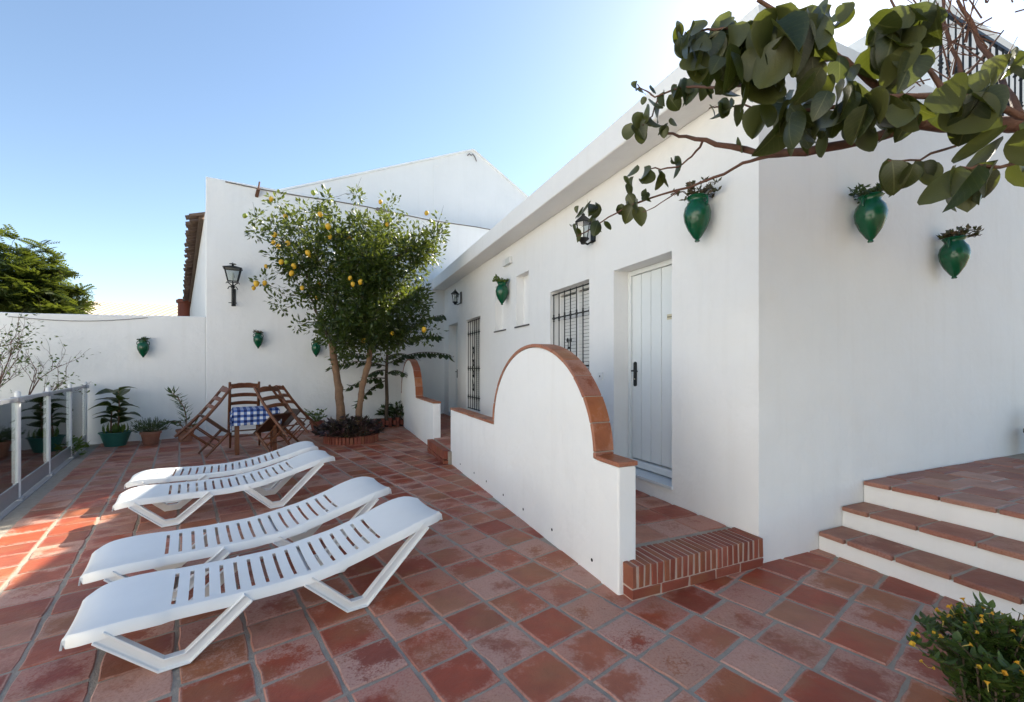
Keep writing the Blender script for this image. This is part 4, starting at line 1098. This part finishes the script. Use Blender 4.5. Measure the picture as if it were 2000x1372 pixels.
for k in range(26):   # bare twigs sticking out of the crown top
    q = Vector(rl.choice(sparse+dense[155:])); 
    if q.z < 3.6: continue
    d = Vector((rl.uniform(-.5, .5), rl.uniform(-.3, .3), 1)); b.tube([q, q+d*.15, q+d*.33+Vector((rl.uniform(-.06, .06), 0, 0))], [.005, .004, .002], 4, False)
b.build('branches', BARKD, lt)
b = MB(); cloud(b, dense, 84, .25, .108, .052, rl); cloud(b, sparse, 56, .22, .108, .052, rl)
tag(b.build('crown', LF_LEM, lt), kind='stuff')
lm = MB(); lm.lathe([(0, -.052), (.008, -.05), (.02, -.042), (.034, -.022), (.039, 0), (.036, .02), (.025, .036), (.008, .043), (0, .044)], 10)
lme = [mesh_of(lm, 'lemon', m) for m in (LEMON, LIME)]
for me in lme: me.polygons.foreach_set('use_smooth', [True]*len(me.polygons))
fr = [(-1.93, -.35, 4.38), (-1.62, -.5, 3.05), (-1.7, -.45, 2.97), (-1.52, -.4, 3.08), (-1.25, -.55, 3.95), (-1.3, -.5, 3.82), (-1.15, -.6, 3.72), (-.98, -.6, 3.78), (-.85, -.62, 3.35), (-1.05, -.5, 3.45), (.02, -.72, 3.98), (.28, -.85, 3.08), (.33, -.85, 2.97), (.45, -.8, 3.02), (-.5, -.6, 4.72), (.75, -.6, 4.55), (1.55, -.3, 4.45), (1.72, -.2, 3.75), (-.9, -.6, 3.22), (-.6, -.6, 3.6), (-.35, -.65, 4.3), (.9, -.7, 4.1), (1.5, -.3, 2.2), (-1.55, -.3, 3.42)]
for q in rl.sample(sparse, 14)+rl.sample(dense, 5):
    fr.append((q.x, q.y-.22, q.z))
for k, q in enumerate(fr):
    obj('lemon', lme[1 if rl.random() < .3 else 0], lt, q, (rl.uniform(-.5, .5), rl.uniform(-.5, .5), 0), rl.uniform(.9, 1.35))

# brick ring round the trunks and the purple plants in it
rg_ = empty('brick_planter_ring', (-3.2, 8.5, 0)); tag(rg_, 'low ring of upright bricks around the lemon tree trunks', 'planter')
rbk = [brick_mesh(.10, .055, .16, rw) for _ in range(3)]
for k in range(46):
    a_ = 2*math.pi*k/46; obj('brick', rbk[k % 3], rg_, (.47*math.cos(a_), .42*math.sin(a_), .06), (0, 0, a_+rw.uniform(-.05, .05)))
b = MB(); b.lathe([(0, .10), (.40, .10), (.40, -.02)], 20); b.build('soil', SOIL, rg_)
def purple(name, c, rx, ry, h, n, label, mat, seed):
    g2 = random.Random(seed); r = empty(name, c); tag(r, label, 'plant'); b = MB(); stem = MB()
    for k in range(n):
        an = g2.uniform(0, 6.28); q = g2.random()**.6; x, y = rx*q*math.cos(an), ry*q*math.sin(an); z = h*(1-.6*q*q)*g2.uniform(.35, 1)
        if k % 6 == 0: stem.tube([(x*.4, y*.4, 0), (x*.9, y*.9, z)], .006, 4, False)
        b.leaf((x, y, z), (math.cos(an)+g2.uniform(-.6, .6), math.sin(an)+g2.uniform(-.6, .6), g2.uniform(-.1, .8)), (g2.uniform(-1, 1), g2.uniform(-1, 1), .2), g2.uniform(.10, .17), g2.uniform(.045, .07), .9, .25, 3)
    tag(b.build('foliage', mat, r), kind='stuff'); stem.build('stems', BARKD, r); return r
purple('purple_leaf_plant', (-3.2, 8.45, .10), .60, .55, .40, 620, 'dark purple leaved ground plant filling the brick ring under the lemon tree', LF_PURP, 5)
bp = empty('back_planter', TW(3.85, -.30, 0), (0, 0, TA)); tag(bp, 'low brick planter edge at the foot of the tall wall corner', 'planter')
for k in range(14):
    obj('brick', sl[k % 2] if k % 2 else lb[0], bp, (-.62+.09*k, -.22, .11), (0, R(90), 0))
b = MB(); b.box(-.68, .66, -.16, .28, -.02, .17); b.build('soil', SOIL, bp)
purple('low_dark_shrub', TW(4.0, -.30, .16), .48, .22, .42, 240, 'low dark green shrub in the back corner planter', LF_DARK, 8)

# large leaved tree behind the lemon tree
rq = random.Random(77)
QO = TW(3.70, -.42, 0); qt = empty('large_leaved_tree', QO); tag(qt, 'dark large leaved fruit tree with drooping leaf rows behind the lemon tree', 'tree')
b = MB(); b.tube([(0, 0, .12), (.02, 0, .7), (0, 0, 1.25), (.03, 0, 1.9), (.05, 0, 2.6)], [.05, .045, .04, .032, .02], 8); b.build('trunk', BARKD, qt, 60)
big = []
for k in range(4):
    b = MB(); b.leaf((0, 0, 0), (1, 0, -.1), (0, 1, 0), .24, .115, .7+.3*k, .25, 5); big.append(mesh_of(b, 'leaf', LF_FIG))
arms = [((0, 0, 2.0), (1.45, -.25, 2.75)), ((0, 0, 1.9), (1.35, -.3, 2.25)), ((0, 0, 1.55), (1.62, -.35, 1.78)), ((0, 0, 1.6), (-1.1, -.5, 1.75)), ((0, 0, 1.5), (-1.15, -.6, 1.48)), ((0, 0, 1.2), (-.75, -.5, 1.0)), ((0, 0, 1.15), (-.5, -.6, .62)), ((0, 0, 1.3), (.55, -.5, 1.35)), ((0, 0, 2.2), (.6, -.3, 2.5)), ((0, 0, 1.4), (-.35, -.65, 1.2)), ((0, 0, 2.4), (-.4, -.3, 2.6)), ((0, 0, 1.7), (.7, -.5, 1.75))]
b = MB()
for a0, a1 in arms:
    a0, a1 = Vector(a0), Vector(a1); L = (a1-a0).length; n = max(6, int(L/.075)); pts = []
    for i in range(n+1):
        t = i/n; pts.append(a0.lerp(a1, t)+Vector((0, 0, .16*math.sin(math.pi*t)*L*.6)))
    b.tube(pts, [.014*(1-.8*i/n)+.002 for i in range(n+1)], 5, False)
    d = (a1-a0); hd_ = math.atan2(d.y, d.x)
    for i in range(2, n+1):
        for s in (-1, 1):
            obj('leaf', big[rq.randrange(4)], qt, pts[i], (rq.uniform(-.3, .3), R(rq.uniform(25, 65)), hd_+s*R(rq.uniform(35, 75))), rq.uniform(.75, 1.1))
b.build('branches', BARKD, qt)

# ------------------------------------------------------------------ bare shrub and greenery behind the fence
rs = random.Random(5)
def grow(mb, p, d, L, r, depth, rng, tips, spread=.6, n=5):
    k = 4; pts = [p]; dd = d.normalized()
    for i in range(k):
        dd = (dd+Vector((rng.uniform(-.18, .18), rng.uniform(-.18, .18), rng.uniform(-.08, .14)))).normalized(); pts.append(pts[-1]+dd*L/k)
    mb.tube(pts, [r*(1-.45*i/k) for i in range(k+1)], n if r > .008 else 4, False)
    tips.append((pts[-1], dd)); 
    if depth == 0: return
    for _ in range(rng.choice((2, 3))):
        i = rng.choice((2, 3, 4)); nd = dd+Vector((rng.uniform(-spread, spread), rng.uniform(-spread, spread), rng.uniform(-.25, spread)))
        grow(mb, pts[i], nd, L*rng.uniform(.6, .85), r*.55, depth-1, rng, tips, spread, n)
SHO = Vector((-8.15, 6.35, -.02)); shb = empty('bare_shrub', SHO); tag(shb, 'thin bare branched shrub behind the glass fence at left', 'shrub')
b = MB(); tips = []
for d in ((-.25, .2, 1), (.3, .35, 1), (.05, -.3, 1), (-.1, .5, 1)):
    grow(b, Vector((rs.uniform(-.1, .1), rs.uniform(-.1, .1), 0)), Vector(d), .92, .026, 4, rs, tips, .55)
b.build('branches', BARKR, shb)
b = MB()
for p, d in tips:
    for _ in range(rs.choice((0, 1, 2, 3, 5))):
        b.leaf(p+Vector((rs.uniform(-.1, .1), rs.uniform(-.1, .1), rs.uniform(-.1, .05))), Vector((rs.uniform(-1, 1), rs.uniform(-1, 1), rs.uniform(-.8, .4))), (rs.uniform(-1, 1), rs.uniform(-1, 1), 0), rs.uniform(.05, .085), .035, .5, .2, 2)
tag(b.build('foliage', LF_BUSH, shb), kind='stuff')
for k, (x, y, rx, h, lab) in enumerate(((-7.6, 6.9, .55, .4, 'low leafy bush on the lawn seen through the far glass pane'), (-8.9, 5.3, .9, 1.1, 'green bush on the lawn at the left picture edge'))):
    purple('lawn_bush', (x, y, -.02), rx, rx*.8, h, 420, lab, LF_LIT if k == 0 else LF_BUSH, 40+k)

# feathery tree beyond the boundary wall
rf_ = random.Random(13); FO = Vector((-20.15, 17, -.05)); ft = empty('feathery_tree', FO); tag(ft, 'sunlit feathery green tree beyond the boundary wall at left', 'tree')
b = MB(); b.tube([(0, 0, 0), (.1, 0, 1.5), (0, .1, 3), (.15, 0, 4.2)], [.2, .17, .14, .1], 8); b.build('trunk', BARKD, ft, 60)
cs = []
for k in range(330):
    an = rf_.uniform(0, 6.28); q = rf_.random()**.5; x, y = 2.35*q*math.cos(an), 2.0*q*math.sin(an); z = 3.3+rf_.random()*(3.2*(1-.55*q*q))
    cs.append(Vector((x, y, z)))
cs += [Vector(q) for q in ((1.6, 0, 6.2), (1.3, 0, 6.4), (2.0, 0, 5.5), (2.3, 0, 5.2), (2.1, -.2, 4.5), (1.9, 0, 4.0), (2.2, 0, 3.8), (.4, 0, 6.7), (-.5, 0, 6.9))]
b = MB(); skeleton(b, [((.15, 0, 4.2), .1), ((0, .1, 3), .14)], sorted(cs, key=lambda q: (q-Vector((0, 0, 4))).length), .008, .012, rf_, 4, .05); b.build('branches', BARKD, ft)
b = MB()
for c in cs:           # flat feathery sprays: paired leaflets along a drooping stalk
    for m_ in range(9):
        an = rf_.uniform(0, 6.28); L = rf_.uniform(.4, .7); dv = Vector((math.cos(an), math.sin(an), rf_.uniform(-.5, .8))); sd_ = Vector((-math.sin(an), math.cos(an), rf_.uniform(-.9, .9)))
        for i in range(8):
            p = c+dv*L*i/8+Vector((0, 0, -.12*(i/8)**2))
            for s in (-1, 1): b.leaf(p, dv*.5+sd_*s+Vector((0, 0, -.1)), dv, .21*(1-.4*i/8), .075, .3, .1, 2)
tag(b.build('crown', LF_TREE, ft), kind='stuff')

# ------------------------------------------------------------------ flowering bush at the lower right
rm = random.Random(8); FB = Vector((2.06, 1.80, 0)); fb = empty('flowering_bush', FB); fb.scale = (.82, .82, .80); tag(fb, 'leafy bush with yellow trumpet flowers at the lower right corner', 'bush')
b = MB(); lf = MB()
tipsb = []
for k in range(64):
    an = rm.uniform(0, 6.28); q = rm.random()**.6; tip = Vector((.40*q*math.cos(an), .33*q*math.sin(an), .22+.30*(1-q*q*.75)*rm.uniform(.7, 1.1)))
    mid = tip*.55+Vector((0, 0, .06)); b.tube([(tip.x*.45, tip.y*.45, 0), mid, tip], [.006, .005, .002], 5, False); tipsb.append(tip)
    for m_ in range(44):
        t = rm.uniform(-.3, 1.02); p = (mid.lerp(tip, (t-.3)/.7) if t > .3 else Vector((tip.x*.5, tip.y*.5, .04)).lerp(mid, (t+.3)/.6)); a2 = rm.uniform(0, 6.28)
        lf.leaf(p, Vector((math.cos(a2), math.sin(a2), rm.uniform(-.2, .9))), (-math.sin(a2), math.cos(a2), 0), rm.uniform(.03, .08)*(1.25 if t < .3 else 1), rm.uniform(.018, .042), .7, .25, 4)
b.build('stems', BARKD, fb); tag(lf.build('foliage', LF_BUSH, fb), kind='stuff')
fl = MB(); n = 8
pr = [(.002, 0), (.0025, .02), (.003, .035), (.006, .043), (.013, .051)]
rings = [[fl.add((r*math.cos(2*math.pi*j/n)*(1+.25*(j % 2)*(i == 4)), r*math.sin(2*math.pi*j/n)*(1+.25*(j % 2)*(i == 4)), z)) for j in range(n)] for i, (r, z) in enumerate(pr)]
for i in range(4):
    for j in range(n): fl.face((rings[i][j], rings[i][(j+1) % n], rings[i+1][(j+1) % n], rings[i+1][j]))
fme = mesh_of(fl, 'flower', PETAL); fme.materials.append(PETALT)
for i, p in enumerate(fme.polygons): p.material_index = 1 if i < 2*n else 0
for k in range(110):
    t = rm.choice(tipsb); an = rm.uniform(0, 6.28)
    obj('flower', fme, fb, t+Vector((rm.uniform(-.04, .04), rm.uniform(-.04, .04), rm.uniform(-.06, .015))), Vector((math.cos(an)*rm.uniform(.3, 1), math.sin(an)*rm.uniform(.3, 1), rm.uniform(.2, .9))).to_track_quat('Z', 'Y').to_euler(), rm.uniform(.55, 1.05))

# ------------------------------------------------------------------ overhanging tree at the upper right
ro = random.Random(64)
ot = empty('overhanging_tree', (2.75, 1.05, 0)); tag(ot, 'broad leaved tree whose branches hang in from the upper right', 'tree'); OO = Vector((2.75, 1.05, 0))
def W3(u, v, Y): return Vector(((u-1000)/834*Y, Y, CAM_H-(v-720)/834*Y))-OO
b = MB(); b.tube([(0, 0, -.02), (.03, .02, .8), (-.02, .05, 1.6), (-.12, .12, 2.1)], [.085, .075, .07, .06], 10); b.build('trunk', BARKR, ot, 60)
BR = [  # path points, start radius, end radius
    ([Vector((-.12, .12, 2.1)), W3(2080, 235, 1.55), W3(1938, 245, 1.6), W3(1804, 243, 1.68), W3(1690, 272, 1.78), W3(1571, 300, 1.88), W3(1480, 298, 1.98), W3(1400, 281, 2.06), W3(1340, 268, 2.12), W3(1300, 261, 2.16)], .036, .006),
    ([W3(1571, 300, 1.88), W3(1500, 308, 1.98), W3(1450, 318, 2.05), W3(1395, 349, 2.15), W3(1320, 374, 2.25), W3(1240, 398, 2.36), W3(1190, 424, 2.45), W3(1150, 452, 2.5), W3(1125, 462, 2.52)], .010, .003),
    ([W3(1372, 276, 2.09), W3(1352, 305, 2.12), W3(1325, 325, 2.15), W3(1290, 331, 2.18), W3(1262, 326, 2.2)], .006, .003),
    ([W3(1325, 372, 2.24), W3(1290, 398, 2.28), W3(1255, 415, 2.32)], .004, .002),
    ([W3(1804, 243, 1.68), W3(1735, 185, 1.6), W3(1680, 140, 1.55), W3(1637, 111, 1.5), W3(1560, 50, 1.45), W3(1480, 0, 1.42)], .016, .006),
    ([W3(1637, 111, 1.5), W3(1560, 130, 1.55), W3(1480, 160, 1.65), W3(1420, 170, 1.8), W3(1330, 171, 1.95), W3(1280, 188, 2.02), W3(1262, 180, 2.04), W3(1245, 165, 2.06)], .009, .0025),
    ([W3(1560, 50, 1.45), W3(1480, 40, 1.5), W3(1400, 55, 1.55), W3(1345, 62, 1.6)], .008, .003),
    ([W3(1285, 195, 2.02), W3(1275, 225, 2.04), W3(1255, 245, 2.05)], .004, .002),
    ([W3(1500, 215, 1.8), W3(1450, 205, 1.88), W3(1400, 208, 1.92), W3(1385, 212, 1.94)], .005, .0025),
    ([Vector((-.2, .2, 2.0)), W3(1990, 225, 1.45), W3(1936, 195, 1.42), W3(1850, 186, 1.42), W3(1740, 190, 1.44), W3(1680, 205, 1.48), W3(1600, 215, 1.55), W3(1500, 215, 1.8)], .014, .006),
    ([W3(1880, 245, 1.63), W3(1862, 285, 1.58), W3(1800, 310, 1.52), W3(1735, 314, 1.5)], .006, .003),
    ([Vector((-.25, .25, 1.9)), W3(2000, 318, 1.35), W3(1936, 325, 1.35), W3(1880, 327, 1.36), W3(1845, 345, 1.38)], .008, .003),
    ([W3(1938, 245, 1.6), W3(1880, 150, 1.75), W3(1850, 70, 1.8), W3(1840, -20, 1.85)], .010, .005),
    ([W3(1880, 150, 1.75), W3(1920, 110, 1.8), W3(1960, 60, 1.85)], .006, .003),
    ([W3(1990, 225, 1.45), W3(1950, 140, 1.7), W3(1900, 60, 1.8), W3(1870, 0, 1.8)], .012, .006),
    ([W3(1850, 186, 1.42), W3(1800, 120, 1.5), W3(1760, 60, 1.55), W3(1740, 0, 1.6)], .009, .004),
]
b = MB()
for pts, r0, r1 in BR:
    fine = []
    for i in range(len(pts)-1):
        for k in range(3):
            t = k/3; q = pts[i].lerp(pts[i+1], t)
            if not (i == 0 and k == 0): q = q+Vector((ro.uniform(-1, 1), ro.uniform(-1, 1), ro.uniform(-1, 1)))*.006
            fine.append(q)
    fine.append(pts[-1]); n = len(fine)-1
    b.tube(fine, [(r0+(r1-r0)*(i/n)**.8)*(1+ro.uniform(-.12, .12)) for i in range(n+1)], 7)
for k in range(46):     # thin dry twigs in the upper right corner
    p = W3(ro.uniform(1790, 1990), ro.uniform(-10, 190), ro.uniform(1.65, 1.95)); d = Vector((ro.uniform(-1, .2), ro.uniform(-.5, .5), ro.uniform(-.4, .9))).normalized()
    L = ro.uniform(.10, .26); b.tube([p, p+d*L*.5+Vector((0, 0, ro.uniform(-.02, .02))), p+d*L], [.003, .0025, .0012], 4, False)
    if k % 3 == 0: b.tube([p+d*L*.5, p+d*L*.5+Vector((ro.uniform(-.1, .1), 0, ro.uniform(-.1, .1)))], [.002, .001], 4, False)
b.build('branches', BARKR, ot, 60)
bl = []
for k in range(8):
    mb = MB(); mb.leaf((0, 0, 0), (0, 0, -1), (1, 0, 0), 1.0, .66+.08*(k % 3), (-.8, -.5, .3, .6, .9, -1.0, .8, -.2)[k], (.45, .3, .8, .25, .6, .4, 1.0, .5)[k], 10, wav=.014, rng=ro, rnd_=True)
    me = mesh_of(mb, 'leaf', LF_BIG); me.polygons.foreach_set('use_smooth', [True]*len(me.polygons)); bl.append(me)
def hang(u, v, Y, px, tilt=0):
    """one leaf hanging from a short stalk; px = apparent length at depth Y"""
    p = W3(u, v, Y); L = px/834*Y
    o = obj('leaf', bl[ro.randrange(8)], ot, p, (R(ro.uniform(-35, 35)), R(tilt+ro.uniform(-28, 28)), R(ro.uniform(-180, 180))), L*.83)
# the far slender twigs carry small leaves
for (u, v, Y, px) in [(1245, 158, 2.06, 30), (1250, 170, 2.06, 34), (1270, 166, 2.04, 26), (1258, 188, 2.03, 20), (1298, 178, 2.0, 36), (1306, 186, 2.0, 44), (1322, 165, 1.97, 40), (1332, 160, 1.96, 48), (1345, 155, 1.94, 60), (1338, 175, 1.95, 40), (1355, 150, 1.92, 44), (1374, 162, 1.9, 40), (1388, 165, 1.88, 36), (1380, 172, 1.88, 26),
                      (1262, 210, 2.04, 48), (1256, 220, 2.04, 44), (1278, 200, 2.03, 56), (1288, 212, 2.02, 50), (1270, 228, 2.05, 40), (1232, 240, 2.08, 42), (1242, 242, 2.08, 46), (1252, 246, 2.07, 46), (1292, 245, 2.05, 30), (1305, 240, 2.04, 34), (1310, 230, 2.04, 28),
                      (1385, 205, 1.94, 34), (1402, 200, 1.92, 50), (1412, 204, 1.9, 48), (1428, 190, 1.88, 62), (1436, 205, 1.88, 48),
                      (1440, 268, 2.0, 42), (1318, 305, 2.16, 34), (1325, 312, 2.15, 42), (1312, 308, 2.16, 22), (1245, 322, 2.2, 40), (1258, 326, 2.2, 46), (1270, 330, 2.19, 46), (1285, 332, 2.18, 50), (1238, 345, 2.22, 24), (1292, 334, 2.17, 44), (1252, 350, 2.24, 22), (1262, 368, 2.26, 36), (1266, 375, 2.28, 26),
                      (1218, 344, 2.36, 26), (1224, 358, 2.36, 32), (1226, 378, 2.37, 34), (1214, 398, 2.4, 28), (1222, 396, 2.4, 34), (1236, 400, 2.36, 48), (1242, 404, 2.35, 50), (1246, 390, 2.34, 30), (1210, 404, 2.42, 20),
                      (1148, 398, 2.48, 44), (1140, 404, 2.49, 34), (1155, 392, 2.47, 52), (1163, 395, 2.46, 50), (1172, 400, 2.46, 36), (1130, 402, 2.5, 18), (1168, 430, 2.45, 44), (1180, 432, 2.45, 28), (1118, 440, 2.52, 34), (1126, 444, 2.52, 36), (1112, 438, 2.53, 14), (1160, 425, 2.46, 40)]:
    hang(u, v, Y, px)
# the big near leaves
for (u0, u1, v0, v1, Y, px, n) in [(1325, 1350, 45, 75, 1.6, 46, 5), (1350, 1420, 40, 100, 1.55, 78, 9), (1420, 1500, 20, 110, 1.5, 92, 12), (1395, 1445, 110, 150, 1.6, 66, 4), (1450, 1520, 100, 175, 1.55, 90, 9), (1500, 1600, 10, 100, 1.42, 118, 13), (1480, 1560, 170, 215, 1.7, 76, 7), (1530, 1600, 190, 235, 1.6, 88, 7), (1600, 1690, 150, 220, 1.5, 96, 9), (1560, 1660, 100, 150, 1.45, 84, 5), (1690, 1760, 10, 80, 1.5, 96, 9), (1700, 1800, 60, 130, 1.5, 92, 8), (1600, 1700, 0, 30, 1.5, 60, 4), (1680, 1770, 170, 215, 1.46, 92, 6), (1760, 1830, 0, 60, 1.55, 90, 6),
                                   (1725, 1760, 308, 322, 1.5, 86, 3), (1770, 1815, 308, 322, 1.52, 72, 3), (1855, 1945, 318, 340, 1.36, 112, 5), (1840, 1960, 160, 205, 1.42, 112, 6), (1860, 1900, 130, 160, 1.5, 70, 2), (1745, 1790, 195, 225, 1.46, 80, 3), (1930, 2010, 90, 140, 1.5, 90, 3), (1560, 1720, 225, 262, 1.7, 62, 7), (1950, 2010, 220, 330, 1.4, 110, 5)]:
    for _ in range(int(n*1.55)):
        hang(ro.uniform(u0, u1), ro.uniform(v0, v1), Y+ro.uniform(-.09, .09), px*ro.uniform(.72, 1.12))

# unseen extra crown above and to the right, added to shade the right wall
cr = MB(); cc = []
for k in range(150):
    cc.append(Vector((ro.uniform(-.7, 1.7), ro.uniform(-1.6, 1.3), ro.uniform(2.75, 4.3))))
cc = [q for q in cc if (q.x+OO.x) > 1.30*max(.2, q.y+OO.y)+.25]
bb_ = MB(); skeleton(bb_, [((-.12, .12, 2.1), .06)], sorted(cc, key=lambda q: q.z), .006, .014, ro, 5, .05); bb_.build('branches', BARKR, ot)
for c in cc:
    for _ in range(16):
        p = c+Vector((ro.uniform(-.28, .28), ro.uniform(-.28, .28), ro.uniform(-.2, .2))); L = ro.uniform(.12, .18)
        cr.leaf(p, (ro.uniform(-.5, .5), ro.uniform(-.5, .5), -1), (ro.uniform(-1, 1), ro.uniform(-1, 1), 0), L, L*.7, ro.uniform(-.8, .8), .3, 4, rnd_=True)
tag(cr.build('crown', LF_BIG, ot), kind='stuff')

# unseen white wing and pale terrace, added to bounce sunlight into the courtyard
pt_ = MB(); base = Vector((FX, FY, -.035))
pt_.quad(base-E2*22-E1*2.2, base+E2*3.4-E1*2.2, base+E2*3.4-E1*20, base-E2*22-E1*20)
tag(pt_.build('bounce_terrace', plain('bounce_paving', (.56, .52, .46), .8, var=.1, sc=6, bmp=.2)), kind='structure')
wg = empty('bounce_wing', (-7.6, -5.2, 0), (0, 0, math.atan2(-.45, .89))); tag(wg, 'unseen white two storey wing with tiled roof, added to bounce sunlight', 'house')
mb = MB(); wall_panel(mb, -8, 8, -.05, 6.2, 0, -.35, [(-6, -5, .1, 2.2, .12*-1), (-3, -2, 1, 2.2, -.12), (1, 2, 1, 2.2, -.12), (4.5, 5.5, .1, 2.2, -.12), (-5.5, -4.5, 3.8, 5, -.12), (-1, 0, 3.8, 5, -.12), (3.5, 4.5, 3.8, 5, -.12)], lambda l_, z, d: (l_, d, z))
weld(mb.build('wall', WHITE, wg))
mb = MB(); mb.box(-8, 8, -6, -.36, -.05, 6.1); mb.build('core', WHITE2, wg)
mb = MB(); mb.quad((-8.2, .25, 6.15), (8.2, .25, 6.15), (8.2, -3.2, 7.4), (-8.2, -3.2, 7.4)); mb.quad((-8.2, -6.4, 6.15), (8.2, -6.4, 6.15), (8.2, -3.2, 7.4), (-8.2, -3.2, 7.4)); mb.build('roof', OLDTILE, wg)
